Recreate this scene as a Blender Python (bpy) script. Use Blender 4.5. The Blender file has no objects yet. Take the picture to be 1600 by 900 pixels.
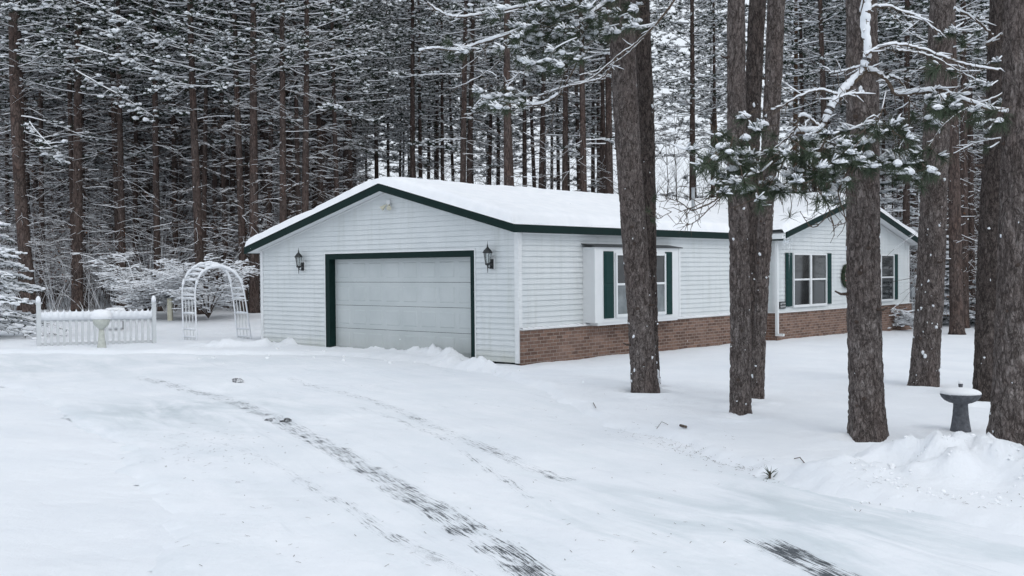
import bpy, math, random
import numpy as np
from mathutils import Vector, Matrix

rnd = random.Random(7)
scene = bpy.context.scene
COL = scene.collection
R = math.radians

# ------------------------------------------------------------------ camera
F_PX, PITCH, ROLL, CAM_H = 1649.24, R(-0.969), R(0.479), 2.03
cam_d = bpy.data.cameras.new("camera"); cam = bpy.data.objects.new("camera", cam_d); COL.objects.link(cam)
cam_d.sensor_width = 36; cam_d.lens = 36 * F_PX / 1600; cam_d.clip_end = 6000; cam_d.clip_start = .1
_c, _s = math.cos(ROLL), math.sin(ROLL)
_r = Vector((1, 0, 0)); _f = Vector((0, math.cos(PITCH), math.sin(PITCH))); _u = Vector((0, -math.sin(PITCH), math.cos(PITCH)))
_X = _c * _r - _s * _u; _Y = _s * _r + _c * _u; _Z = -_f
_m = Matrix(((_X.x, _Y.x, _Z.x), (_X.y, _Y.y, _Z.y), (_X.z, _Y.z, _Z.z)))
cam.matrix_world = Matrix.Translation((0, 0, CAM_H)) @ _m.to_4x4()
scene.camera = cam

# ------------------------------------------------------------------ sky and sun (overcast)
SUN_EL, SUN_AZ = 48, 150          # azimuth clockwise from +Y
world = bpy.data.worlds.new("World"); scene.world = world; world.use_nodes = True
nt = world.node_tree; nt.nodes.clear()
wo = nt.nodes.new('ShaderNodeOutputWorld'); bg = nt.nodes.new('ShaderNodeBackground')
sky = nt.nodes.new('ShaderNodeTexSky'); sky.sky_type = 'NISHITA'; sky.sun_disc = False
sky.sun_elevation = R(SUN_EL); sky.sun_rotation = R(SUN_AZ); sky.dust_density = 4; sky.air_density = 1.2
hsv = nt.nodes.new('ShaderNodeHueSaturation'); hsv.inputs['Saturation'].default_value = .22
mixw = nt.nodes.new('ShaderNodeMix'); mixw.data_type = 'RGBA'; mixw.inputs[0].default_value = .72
mixw.inputs[7].default_value = (8.8, 9.55, 10.5, 1)      # the even cloud deck, in the sky texture's own units
nt.links.new(sky.outputs[0], hsv.inputs['Color']); nt.links.new(hsv.outputs[0], mixw.inputs[6])
nt.links.new(mixw.outputs[2], bg.inputs['Color']); bg.inputs['Strength'].default_value = .1
nt.links.new(bg.outputs[0], wo.inputs[0])
sd = bpy.data.lights.new("sun", 'SUN'); sd.energy = .45; sd.angle = R(25); sd.color = (1, .97, .93)
so = bpy.data.objects.new("sun", sd); COL.objects.link(so)
_az, _el = R(SUN_AZ), R(SUN_EL)
_sv = Vector((math.sin(_az) * math.cos(_el), math.cos(_az) * math.cos(_el), math.sin(_el)))
so.rotation_euler = _sv.to_track_quat('Z', 'Y').to_euler(); so.location = _sv * 60
scene.view_settings.view_transform = 'Standard'; scene.view_settings.look = 'None'
scene.view_settings.exposure = .22; scene.view_settings.gamma = 1
scene.view_settings.use_curve_mapping = False
scene.cycles.max_bounces = 4; scene.cycles.diffuse_bounces = 2; scene.cycles.glossy_bounces = 2; scene.cycles.use_adaptive_sampling = True; scene.cycles.adaptive_threshold = .03

# ------------------------------------------------------------------ helpers
def ray(px, py):
    a, b = px - 800, py - 450
    X = _c * a - _s * b; Y = _s * a + _c * b; zz = -Y / F_PX
    return np.array([X / F_PX, math.cos(PITCH) - zz * math.sin(PITCH), math.sin(PITCH) + zz * math.cos(PITCH)])
def at(px, py, depth):                     # a pixel of the 1600x900 photo at a distance -> world point
    r = ray(px, py); k = depth / r[1]
    return Vector((r[0] * k, r[1] * k, CAM_H + r[2] * k))
HX, HY, HT = 0.136, 22.134, R(48.255)
_ct, _st = math.cos(HT), math.sin(HT)
def to_local(x, y):
    dx, dy = x - HX, y - HY
    return _ct * dx + _st * dy, -_st * dx + _ct * dy
def to_world(lx, ly):
    return HX + _ct * lx - _st * ly, HY + _st * lx + _ct * ly

# value noise, vectorised
_perm = np.random.RandomState(3).permutation(4096)
_val = np.random.RandomState(4).rand(4096)
def vnoise(x, y, z=0.0):
    x = np.asarray(x, float); y = np.asarray(y, float); z = np.zeros_like(x) + z
    xi, yi, zi = np.floor(x).astype(int), np.floor(y).astype(int), np.floor(z).astype(int)
    xf, yf, zf = x - xi, y - yi, z - zi
    u, v, w = [t * t * (3 - 2 * t) for t in (xf, yf, zf)]
    def h(a, b, c): return _val[_perm[(_perm[(_perm[a & 4095] + b) & 4095] + c) & 4095]]
    def L(a, b, t): return a + (b - a) * t
    return L(L(L(h(xi, yi, zi), h(xi + 1, yi, zi), u), L(h(xi, yi + 1, zi), h(xi + 1, yi + 1, zi), u), v),
             L(L(h(xi, yi, zi + 1), h(xi + 1, yi, zi + 1), u), L(h(xi, yi + 1, zi + 1), h(xi + 1, yi + 1, zi + 1), u), v), w) * 2 - 1
def fbm(x, y, z=0.0, o=4, g=.5):
    s = 0; a = 1
    for k in range(o):
        s = s + a * vnoise(np.asarray(x) * 2 ** k + 17.3 * k, np.asarray(y) * 2 ** k + 5.1 * k, np.asarray(z) * 2 ** k + 9.7 * k); a *= g
    return s
def sstep(a, b, x):
    t = np.clip((x - a) / (b - a), 0, 1); return t * t * (3 - 2 * t)

def tag(o, label=None, cat=None, group=None, kind=None):
    if label: o['label'] = label
    if cat: o['category'] = cat
    if group: o['group'] = group
    if kind: o['kind'] = kind
    return o
def empty(name, loc=(0, 0, 0), rz=0, label=None, cat=None, group=None):
    o = bpy.data.objects.new(name, None); COL.objects.link(o); o.location = loc; o.rotation_euler = (0, 0, rz)
    o.empty_display_size = .2
    return tag(o, label, cat, group)

class MB:
    def __init__(s): s.v = []; s.f = []; s.m = []
    def add(s, vs, fs, m=0):
        n = len(s.v); s.v.extend([tuple(p) for p in vs]); s.f.extend([tuple(i + n for i in f) for f in fs]); s.m.extend([m] * len(fs))
    def box(s, a, b, m=0):
        x0, y0, z0 = [min(p, q) for p, q in zip(a, b)]; x1, y1, z1 = [max(p, q) for p, q in zip(a, b)]
        s.add([(x0, y0, z0), (x1, y0, z0), (x1, y1, z0), (x0, y1, z0), (x0, y0, z1), (x1, y0, z1), (x1, y1, z1), (x0, y1, z1)],
              [(0, 3, 2, 1), (4, 5, 6, 7), (0, 1, 5, 4), (1, 2, 6, 5), (2, 3, 7, 6), (3, 0, 4, 7)], m)
    def tube(s, pts, rad, n=6, m=0, cap=True, sx=1.0, sz=1.0, mtop=None):
        pts = [Vector(p) for p in pts]; K = len(pts)
        if not hasattr(rad, '__len__'): rad = [rad] * K
        vs = []; 
        for i, p in enumerate(pts):
            t = (pts[min(i + 1, K - 1)] - pts[max(i - 1, 0)])
            if t.length < 1e-9: t = Vector((0, 0, 1))
            t.normalize()
            up = Vector((0, 0, 1)) if abs(t.z) < .9 else Vector((1, 0, 0))
            a = t.cross(up).normalized(); b = a.cross(t).normalized()
            for k in range(n):
                an = 2 * math.pi * (k + .0) / n
                vs.append(p + a * (math.cos(an) * rad[i] * sx) + b * (math.sin(an) * rad[i] * sz))
        fs = []; ms = []
        for i in range(K - 1):
            for k in range(n):
                fs.append((i * n + k, i * n + (k + 1) % n, (i + 1) * n + (k + 1) % n, (i + 1) * n + k))
                ms.append(mtop if (mtop is not None and k < n / 2) else m)
        if cap:
            fs.append(tuple(range(n - 1, -1, -1))); fs.append(tuple((K - 1) * n + k for k in range(n))); ms += [m, m]
        b0 = len(s.v); s.v.extend([tuple(v) for v in vs]); s.f.extend([tuple(i + b0 for i in f) for f in fs]); s.m.extend(ms)
    def snowy(s, pts, w, h, m0=0, m1=1, jit=None, bare=0):     # a branch: wood below, a crest of snow above
        pts = [Vector(p) for p in pts]; K = len(pts); vs = []
        for i, p in enumerate(pts):
            t = (pts[min(i + 1, K - 1)] - pts[max(i - 1, 0)]); t.normalize()
            q = i / (K - 1); k = 1 - .75 * q
            sd_ = t.cross(Vector((0, 0, 1)))
            if sd_.length < .05: sd_ = Vector((1, 0, 0))
            sd_.normalize(); upv = sd_.cross(t)
            ww = w * k; hh = h * (.55 + .45 * k) * (1 if jit is None else 1 + jit * (rnd.random() * 2 - 1))
            hh *= max(.05, 1 - abs(t.z) * 1.1)
            vs += [p - sd_ * ww, p - upv * ww, p + sd_ * ww, p + upv * (ww + hh)]
        b0 = len(s.v); s.v.extend([tuple(v) for v in vs])
        for i in range(K - 1):
            a = b0 + i * 4; b = a + 4
            s.f += [(a, a + 1, b + 1, b), (a + 1, a + 2, b + 2, b + 1), (a + 2, a + 3, b + 3, b + 2), (a + 3, a, b, b + 3)]
            s.m += [m0, m0, m1, m1] if rnd.random() >= bare else [m0, m0, m0, m0]
    def lathe(s, prof, n=24, m=0, c=(0, 0, 0), jit=0):
        vs = []
        for r, z in prof:
            for k in range(n):
                a = 2 * math.pi * k / n; j = 1 + jit * (rnd.random() - .5)
                vs.append((c[0] + r * j * math.cos(a), c[1] + r * j * math.sin(a), c[2] + z))
        fs = [(i * n + k, i * n + (k + 1) % n, (i + 1) * n + (k + 1) % n, (i + 1) * n + k) for i in range(len(prof) - 1) for k in range(n)]
        fs.append(tuple(range(n - 1, -1, -1))); fs.append(tuple((len(prof) - 1) * n + k for k in range(n)))
        s.add(vs, fs, m)
    def blob(s, c, r, m=0, sz=.6, jit=.25, flat=False):
        vs = []
        for v in ICO_V:
            k = 1 + jit * (rnd.random() * 2 - 1)
            vs.append((c[0] + v[0] * r * k, c[1] + v[1] * r * k, c[2] + v[2] * r * k * sz))
        s.add(vs, ICO_F, m)
    def build(s, name, mats, parent=None, smooth=False, loc=None):
        me = bpy.data.meshes.new(name)
        me.from_pydata(s.v, [], s.f)
        if not isinstance(mats, (list, tuple)): mats = [mats]
        for m_ in mats: me.materials.append(m_)
        if len(mats) > 1: me.polygons.foreach_set('material_index', s.m)
        if smooth: me.polygons.foreach_set('use_smooth', [True] * len(me.polygons))
        me.update()
        o = bpy.data.objects.new(name, me); COL.objects.link(o)
        if parent: o.parent = parent
        if loc: o.location = loc
        return o
_t = (1 + 5 ** .5) / 2
ICO_V = [Vector(v).normalized() for v in [(-1, _t, 0), (1, _t, 0), (-1, -_t, 0), (1, -_t, 0), (0, -1, _t), (0, 1, _t), (0, -1, -_t), (0, 1, -_t), (_t, 0, -1), (_t, 0, 1), (-_t, 0, -1), (-_t, 0, 1)]]
ICO_F = [(0, 11, 5), (0, 5, 1), (0, 1, 7), (0, 7, 10), (0, 10, 11), (1, 5, 9), (5, 11, 4), (11, 10, 2), (10, 7, 6), (7, 1, 8), (3, 9, 4), (3, 4, 2), (3, 2, 6), (3, 6, 8), (3, 8, 9), (4, 9, 5), (2, 4, 11), (6, 2, 10), (8, 6, 7), (9, 8, 1)]

def grid_mesh(name, X, Y, Z, mat, keep=None, attrs=None, parent=None):
    ny, nx = X.shape
    co = np.stack([X, Y, Z], -1).reshape(-1, 3)
    idx = np.arange(nx * ny).reshape(ny, nx)
    q = np.stack([idx[:-1, :-1], idx[:-1, 1:], idx[1:, 1:], idx[1:, :-1]], -1).reshape(-1, 4)
    if keep is not None:
        k = keep.reshape(-1); q = q[k[q].all(1)]
        used = np.zeros(nx * ny, bool); used[q.ravel()] = True
        re = np.cumsum(used) - 1; q = re[q]; co = co[used]
        if attrs: attrs = {n: a.reshape(-1, a.shape[-1])[used] if a.ndim == 3 else a.reshape(-1)[used] for n, a in attrs.items()}
    me = bpy.data.meshes.new(name)
    me.vertices.add(len(co)); me.vertices.foreach_set('co', co.ravel().astype(np.float32))
    me.loops.add(q.size); me.loops.foreach_set('vertex_index', q.ravel().astype(np.int32))
    me.polygons.add(len(q)); me.polygons.foreach_set('loop_start', (np.arange(len(q)) * 4).astype(np.int32))
    me.polygons.foreach_set('use_smooth', np.ones(len(q), bool))
    me.update(calc_edges=True); me.validate()
    me.materials.append(mat)
    if attrs:
        for n, a in attrs.items():
            a = a.reshape(len(co), -1)
            if a.shape[1] == 1:
                at_ = me.attributes.new(n, 'FLOAT', 'POINT'); at_.data.foreach_set('value', a.ravel().astype(np.float32))
            else:
                at_ = me.attributes.new(n, 'FLOAT_VECTOR', 'POINT'); at_.data.foreach_set('vector', a.ravel().astype(np.float32))
    o = bpy.data.objects.new(name, me); COL.objects.link(o)
    if parent: o.parent = parent
    return o

# ------------------------------------------------------------------ materials
class NT:
    def __init__(s, name):
        s.mat = bpy.data.materials.new(name); s.mat.use_nodes = True; s.t = s.mat.node_tree
        s.b = s.t.nodes['Principled BSDF']
    def n(s, t, **k):
        nd = s.t.nodes.new(t)
        for a, v in k.items(): setattr(nd, a, v)
        return nd
    def l(s, a, b): s.t.links.new(a, b)
    def coord(s, scale=(1, 1, 1), out='Object', rot=(0, 0, 0)):
        tc = s.n('ShaderNodeTexCoord'); mp = s.n('ShaderNodeMapping'); mp.inputs['Scale'].default_value = scale; mp.inputs['Rotation'].default_value = rot
        s.l(tc.outputs[out], mp.inputs[0]); return mp.outputs[0]
    def turned(s, deg, scale, out='Object'):
        v = s.coord((1, 1, 1), out, (0, 0, R(deg))); mp = s.n('ShaderNodeMapping'); mp.inputs['Scale'].default_value = scale; s.l(v, mp.inputs[0]); return mp.outputs[0]
    def noise(s, vec, sc=5, det=4, rough=.55, dist=0):
        nd = s.n('ShaderNodeTexNoise'); nd.inputs['Scale'].default_value = sc; nd.inputs['Detail'].default_value = det
        nd.inputs['Roughness'].default_value = rough; nd.inputs['Distortion'].default_value = dist
        if vec is not None: s.l(vec, nd.inputs['Vector'])
        return nd.outputs['Fac']
    def ramp(s, fac, stops):
        nd = s.n('ShaderNodeValToRGB'); e = nd.color_ramp.elements
        while len(e) > 2: e.remove(e[-1])
        for i, (p, c) in enumerate(stops):
            if i < 2: e[i].position = p
            else: e.new(p)
            e[i].color = (*c, 1) if hasattr(c, '__len__') else (c, c, c, 1)
        s.l(fac, nd.inputs[0]); return nd.outputs[0]
    def math(s, op, a, b=None, clamp=False):
        nd = s.n('ShaderNodeMath', operation=op, use_clamp=clamp)
        for i, v in enumerate((a, b)):
            if v is None: continue
            if hasattr(v, 'links'): s.l(v, nd.inputs[i])
            else: nd.inputs[i].default_value = v
        return nd.outputs[0]
    def mix(s, f, a, b):
        nd = s.n('ShaderNodeMix', data_type='RGBA')
        for i, v in ((0, f), (6, a), (7, b)):
            if hasattr(v, 'links'): s.l(v, nd.inputs[i])
            elif hasattr(v, '__len__'): nd.inputs[i].default_value = (*v, 1)
            else: nd.inputs[i].default_value = v
        return nd.outputs[2]
    def bump(s, h, st=.3, d=.01, prev=None):
        nd = s.n('ShaderNodeBump'); nd.inputs['Strength'].default_value = st; nd.inputs['Distance'].default_value = d
        s.l(h, nd.inputs['Height'])
        if prev is not None: s.l(prev, nd.inputs['Normal'])
        return nd.outputs[0]
    def base(s, c): s.l(c, s.b.inputs['Base Color']) if hasattr(c, 'links') else setattr(s.b.inputs['Base Color'], 'default_value', (*c, 1))
    def set(s, **k):
        for a, v in k.items(): s.b.inputs[a.replace('_', ' ')].default_value = v
    def nrm(s, n): s.l(n, s.b.inputs['Normal'])

def m_snow(name, c0=(.80, .82, .85), c1=(.87, .88, .90), bs=.35, sc=18):
    k = NT(name); v = k.coord(); n = k.noise(v, 3, 3); k.base(k.ramp(n, [(.3, c0), (.7, c1)]))
    n2 = k.noise(v, sc, 6, .65); n3 = k.noise(v, sc * 9, 3, .6)
    k.nrm(k.bump(n3, bs * .7, .006, k.bump(n2, bs, .02))); k.set(Roughness=.75); k.b.inputs['Specular IOR Level'].default_value = .25
    return k.mat
SNOW = m_snow('snow_fresh'); SNOW_B = m_snow('snow_on_branches', (.74, .77, .81), (.84, .86, .89), .2, 30)

def m_bark(name, cols, zs=.34, sc=26, bst=.8, dist=.012):
    k = NT(name); v = k.coord((1, 1, zs))
    w1 = k.noise(v, sc, 6, .68, .8); w2 = k.noise(v, sc * .42, 4, .6, .5)
    # furrows: where two stretched noises cross their mean
    r1 = k.math('ABSOLUTE', k.math('SUBTRACT', w1, .5)); r2 = k.math('ABSOLUTE', k.math('SUBTRACT', w2, .5))
    fur = k.math('MULTIPLY', k.ramp(r1, [(.0, .35), (.055, 1)]), k.ramp(r2, [(.0, .15), (.05, 1)]))
    vo = k.n('ShaderNodeTexVoronoi', feature='DISTANCE_TO_EDGE'); vo.inputs['Scale'].default_value = sc * .8
    nw = k.n('ShaderNodeTexNoise'); nw.inputs['Scale'].default_value = sc * .7; nw.inputs['Detail'].default_value = 4; k.l(v, nw.inputs['Vector'])
    vm = k.n('ShaderNodeVectorMath', operation='MULTIPLY_ADD'); vm.inputs[1].default_value = (.09, .09, .09); k.l(nw.outputs['Color'], vm.inputs[0]); k.l(v, vm.inputs[2]); k.l(vm.outputs[0], vo.inputs['Vector'])
    crack = k.math('MULTIPLY', k.ramp(vo.outputs['Distance'], [(.0, .55), (.12, 1)]), fur)
    fine = k.noise(k.coord((1, 1, .5)), 95, 5, .75); big = k.noise(k.coord((1, 1, .4)), 2.6, 5, .65); mid = k.noise(k.coord((1, 1, .55)), 19, 4, .6)
    f = k.math('ADD', k.math('MULTIPLY', mid, .6), k.math('MULTIPLY', fine, .5))
    plate = k.ramp(f, [(.36, cols[0]), (.54, cols[1]), (.72, cols[2])])
    plate = k.mix(k.ramp(big, [(.42, 0), (.66, .75)]), plate, cols[3])
    k.base(k.mix(crack, cols[4], plate))
    h = k.math('ADD', k.math('MULTIPLY', crack, .9), k.math('MULTIPLY', fine, .6))
    k.nrm(k.bump(h, bst, dist)); k.set(Roughness=.92); k.b.inputs['Specular IOR Level'].default_value = .12
    return k.mat
BARK = m_bark('bark_near', [(.105, .088, .083), (.195, .168, .158), (.33, .30, .288), (.165, .132, .121), (.028, .022, .020)])
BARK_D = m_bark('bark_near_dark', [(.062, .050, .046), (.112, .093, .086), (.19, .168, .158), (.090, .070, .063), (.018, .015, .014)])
BARK_F = m_bark('bark_forest', [(.075, .058, .053), (.125, .097, .088), (.19, .155, .142), (.125, .080, .066), (.030, .024, .022)], .2, 16, .6, .02)
BARK_O = m_bark('bark_orange', [(.13, .085, .055), (.20, .13, .085), (.27, .2, .14), (.25, .12, .06), (.06, .04, .03)], .2, 16, .6, .02)
def m_flat(name, col, rough=.6, var=.12, sc=8, spec=.3, metal=0, bump=0):
    k = NT(name); v = k.coord(); n = k.noise(v, sc, 5, .6)
    a = tuple(c * (1 - var) for c in col); b = tuple(min(1, c * (1 + var)) for c in col)
    k.base(k.ramp(n, [(.3, a), (.7, b)])); k.set(Roughness=rough, Metallic=metal); k.b.inputs['Specular IOR Level'].default_value = spec
    if bump: k.nrm(k.bump(k.noise(v, sc * 8, 4), bump, .004))
    return k.mat
TWIG = m_flat('dead_twig', (.075, .058, .050), .9, .3, 6, .1)
LIMB = m_flat('limb_bark', (.10, .078, .062), .9, .35, 25, .1, bump=.6)
NEEDLE = m_flat('pine_needles', (.048, .066, .040), .6, .35, 3, .3)
NEEDLE_F = m_flat('forest_needles', (.030, .042, .030), .7, .3, 2, .2)
GREEN = m_flat('dark_green_trim', (.0035, .017, .0155), .6, .15, 5, .15, bump=.05)
SHUT = m_flat('shutter_green', (.006, .034, .032), .6, .1, 5, .18)
BLACK = m_flat('black_metal', (.012, .015, .016), .4, .2, 10, .5)
FENCEP = m_flat('fence_vinyl_shaded', (.56, .585, .60), .5, .05, 3, .3)  # white vinyl with the pickets' grey-blue shadow put into its colour
WHITEP = m_flat('white_vinyl', (.70, .72, .73), .4, .03, 3, .4)
FOUND = m_flat('foundation_dark', (.020, .026, .026), .9, .3, 12, .1)
BRANCH_B = m_flat('brush_twig', (.085, .060, .048), .9, .3, 6, .1)
DLEAF = m_flat('dry_leaves', (.14, .070, .042), .9, .4, 4, .1)
CONC = m_flat('dark_concrete', (.095, .100, .112), .85, .35, 22, .2, bump=.5)
CONC_G = m_flat('mossy_concrete', (.48, .50, .46), .85, .15, 14, .2, bump=.3)
CREAM = m_flat('cream_paint', (.62, .60, .48), .6, .1, 8)
GREYM = m_flat('grey_metal', (.28, .30, .32), .45, .1, 8, .5)
def m_glass(name, col, rough=.06):
    k = NT(name); n = k.noise(k.coord((1, 1, 1)), 1.6, 4, .6)
    k.base(k.ramp(n, [(.35, tuple(c * .5 for c in col)), (.65, col)])); k.set(Roughness=rough); k.b.inputs['Specular IOR Level'].default_value = .5
    return k.mat
GLASS_D = m_glass('window_glass_dark', (.030, .034, .036)); GLASS_L = m_glass('window_glass_blind', (.24, .27, .28))
GLASS_U = m_glass('window_glass_screen', (.055, .058, .058))
ICE = NT('ice'); ICE.base((.8, .86, .9)); ICE.set(Roughness=.1); ICE.b.inputs['Transmission Weight'].default_value = .8; ICE = ICE.mat
LAMPG = NT('lantern_glass'); LAMPG.base((.75, .8, .8)); LAMPG.set(Roughness=.1); LAMPG.b.inputs['Transmission Weight'].default_value = .75; LAMPG = LAMPG.mat
BERRY = m_flat('wreath_berry', (.3, .04, .03), .4)

def m_siding():
    k = NT('vinyl_siding'); v = k.coord((1, 1, 1)); n = k.noise(v, 1.3, 4)
    st = k.noise(k.coord((6, 6, .5)), 1.0, 5, .65)
    c = k.ramp(n, [(.3, (.60, .635, .645)), (.7, (.66, .69, .70))])
    c = k.mix(k.ramp(st, [(.50, 0), (.78, .5)]), c, (.47, .50, .48))
    sp = k.n('ShaderNodeSeparateXYZ'); k.l(v, sp.inputs[0])          # algae stains near the ground
    low = k.ramp(sp.outputs[2], [(.1, 1), (.42, 0)])
    nn = k.noise(v, 4, 4, .7)
    c = k.mix(k.math('MULTIPLY', k.math('MULTIPLY', low, nn), .8), c, (.36, .37, .28))
    k.base(c); k.set(Roughness=.5); k.b.inputs['Specular IOR Level'].default_value = .3
    k.nrm(k.bump(k.noise(k.coord((1.5, 1.5, 40)), 2, 3), .08, .003)); return k.mat
SIDING = m_siding()
def m_door():
    k = NT('garage_door_paint'); v = k.coord(); n = k.noise(v, 1.1, 5, .6)
    c = k.ramp(n, [(.3, (.43, .47, .475)), (.7, (.50, .535, .54))])
    sp = k.n('ShaderNodeSeparateXYZ'); k.l(v, sp.inputs[0])
    low = k.ramp(sp.outputs[2], [(.1, 1), (.75, 0)]); nn = k.noise(v, 7, 5, .7)
    c = k.mix(k.math('MULTIPLY', k.math('MULTIPLY', low, nn), .7), c, (.36, .365, .33))
    k.base(c); k.set(Roughness=.45); k.nrm(k.bump(k.noise(k.coord((4, 4, 60)), 3, 3), .06, .002)); return k.mat
GDOOR = m_door()
def m_brick():
    k = NT('brick'); tc = k.n('ShaderNodeTexCoord'); sp = k.n('ShaderNodeSeparateXYZ'); k.l(tc.outputs['Object'], sp.inputs[0])
    cb = k.n('ShaderNodeCombineXYZ'); k.l(k.math('ADD', sp.outputs[0], sp.outputs[1]), cb.inputs[0]); k.l(sp.outputs[2], cb.inputs[1])
    br = k.n('ShaderNodeTexBrick'); br.offset = .5; k.l(cb.outputs[0], br.inputs['Vector'])
    br.inputs['Scale'].default_value = 1; br.inputs['Brick Width'].default_value = .215; br.inputs['Row Height'].default_value = .075
    br.inputs['Mortar Size'].default_value = .008; br.inputs['Mortar Smooth'].default_value = .2; br.inputs['Bias'].default_value = -.1
    br.inputs['Color1'].default_value = (.105, .056, .040, 1); br.inputs['Color2'].default_value = (.26, .155, .115, 1); br.inputs['Mortar'].default_value = (.29, .25, .22, 1)
    n = k.noise(tc.outputs['Object'], 14, 5, .7); n2 = k.noise(tc.outputs['Object'], 1.2, 4, .6)
    c = k.mix(k.ramp(n, [(.4, 0), (.75, .6)]), br.outputs['Color'], (.10, .062, .046))
    c = k.mix(k.ramp(n2, [(.5, 0), (.75, .4)]), c, (.30, .21, .175))
    k.base(c); k.set(Roughness=.9)
    h = k.math('SUBTRACT', k.math('MULTIPLY', n, .3), br.outputs['Fac']); k.nrm(k.bump(h, .7, .008)); return k.mat
BRICK = m_brick()

def m_ground():
    k = NT('snow_ground'); v = k.coord()
    n = k.noise(v, .6, 5, .6); c = k.ramp(n, [(.3, (.74, .77, .81)), (.7, (.82, .84, .87))])
    k.base(c); n1 = k.noise(v, 5, 8, .68); n2 = k.noise(v, 60, 4, .6)
    k.nrm(k.bump(n2, .5, .008, k.bump(n1, .55, .04))); k.set(Roughness=.8); k.b.inputs['Specular IOR Level'].default_value = .2
    return k.mat
GROUND = m_ground()
def m_drive():
    k = NT('packed_snow_driveway'); v = k.coord()
    a = k.n('ShaderNodeAttribute', attribute_name='trk'); w = k.n('ShaderNodeAttribute', attribute_name='wear'); ic = k.n('ShaderNodeAttribute', attribute_name='icy')
    mp = k.n('ShaderNodeMapping'); mp.inputs['Scale'].default_value = (1.5, 30, 1); k.l(a.outputs['Vector'], mp.inputs[0])
    s1 = k.noise(mp.outputs[0], 2.2, 7, .70, .35)
    vis = k.noise(v, 2.4, 6, .7)
    wear = w.outputs['Fac']
    # bare asphalt shows where the streak noise exceeds what the wear leaves covered
    thr = k.math('SUBTRACT', .90, k.math('MULTIPLY', wear, k.math('ADD', .08, k.math('MULTIPLY', vis, .47))))
    d = k.math('SUBTRACT', s1, thr)
    bare = k.ramp(d, [(.0, 0), (.05, 1)])
    grey = k.ramp(k.math('SUBTRACT', s1, k.math('SUBTRACT', thr, .10)), [(.0, 0), (.12, .45)])
    st = k.noise(k.turned(58, (.5, 1.8, 1)), 1.1, 8, .68, .8)
    n = k.noise(v, .7, 5, .6)
    c = k.ramp(n, [(.3, (.74, .77, .81)), (.7, (.82, .84, .87))])
    ice_f = k.math('MULTIPLY', k.ramp(st, [(.42, 0), (.62, 1)]), ic.outputs['Fac'], True)
    c = k.mix(k.math('MULTIPLY', ice_f, .8), c, (.60, .665, .70))
    sm = k.noise(k.turned(62, (.35, 4.5, 1)), 1.3, 7, .7, .5); sm2 = k.noise(v, .45, 3, .5)
    c = k.mix(k.math('MULTIPLY', k.ramp(sm, [(.56, 0), (.70, .55)]), k.ramp(sm2, [(.42, 0), (.62, 1)])), c, (.56, .60, .64))
    spk = k.noise(v, 55, 2, .5); spk2 = k.noise(v, 1.3, 3, .6)
    c = k.mix(k.math('MULTIPLY', k.ramp(spk, [(.70, 0), (.74, 1)]), k.ramp(spk2, [(.5, 0), (.7, .6)])), c, (.38, .35, .32))
    c = k.mix(grey, c, (.40, .43, .46)); c = k.mix(bare, c, (.075, .085, .095))
    k.base(c)
    r = k.math('SUBTRACT', .75, k.math('MULTIPLY', ice_f, .35)); k.l(r, k.b.inputs['Roughness'])
    n1 = k.noise(v, 5, 6, .6); n2 = k.noise(v, 45, 4, .6)
    k.nrm(k.bump(k.math('SUBTRACT', 1, bare), .5, .012, k.bump(n2, .45, .008, k.bump(n1, .45, .035)))); k.b.inputs['Specular IOR Level'].default_value = .25
    return k.mat
DRIVE = m_drive()

# ------------------------------------------------------------------ ground
def gplane(px, py, z=0):
    r = ray(px, py); k = (z - CAM_H) / r[2]; return np.array([r[0] * k, r[1] * k])
DR_POLY = np.array([gplane(*p) for p in [(1660, 846), (1290, 768), (1180, 733), (960, 664), (800, 602), (770, 584), (742, 580), (640, 570), (560, 562), (505, 558), (470, 559), (420, 558), (200, 557), (0, 560), (-150, 563), (-60, 585), (60, 610), (215, 690), (300, 780), (350, 900), (420, 1300), (1500, 1300)]])
def poly_sd(x, y, P):                     # signed distance, inside negative
    d = np.full(x.shape, 1e9); ins = np.zeros(x.shape, bool); n = len(P)
    for i in range(n):
        a, b = P[i], P[(i + 1) % n]; e = b - a
        wx, wy = x - a[0], y - a[1]; t = np.clip((wx * e[0] + wy * e[1]) / (e @ e), 0, 1)
        d = np.minimum(d, np.hypot(wx - e[0] * t, wy - e[1] * t))
        c = (a[1] <= y) != (b[1] <= y)
        with np.errstate(divide='ignore', invalid='ignore'):
            xi = a[0] + (y - a[1]) / (e[1] if e[1] else 1e-9) * e[0]
        ins ^= c & (x < xi)
    return np.where(ins, -d, d)
def seg_d(x, y, pts):                     # distance to polyline, along, signed across
    best = np.full(x.shape, 1e9); al = np.zeros(x.shape); ac = np.zeros(x.shape); s0 = 0
    for a, b in zip(pts[:-1], pts[1:]):
        e = b - a; L = math.hypot(*e); wx, wy = x - a[0], y - a[1]
        t = np.clip((wx * e[0] + wy * e[1]) / L ** 2, 0, 1); d = np.hypot(wx - e[0] * t, wy - e[1] * t)
        m = d < best; best = np.where(m, d, best); al = np.where(m, s0 + t * L, al)
        ac = np.where(m, (wx * -e[1] + wy * e[0]) / L, ac); s0 += L
    return best, al, ac, s0
def road_sd(x, y): return poly_sd(x, y, DR_POLY) + .20 * fbm(x * .8, y * .8, 3, 3) + .05 * fbm(x * 5, y * 5, 3, 2)
BANK = [gplane(*p) for p in [(1330, 745), (1400, 742), (1480, 748), (1560, 752), (1660, 770), (1800, 800)]]
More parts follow.
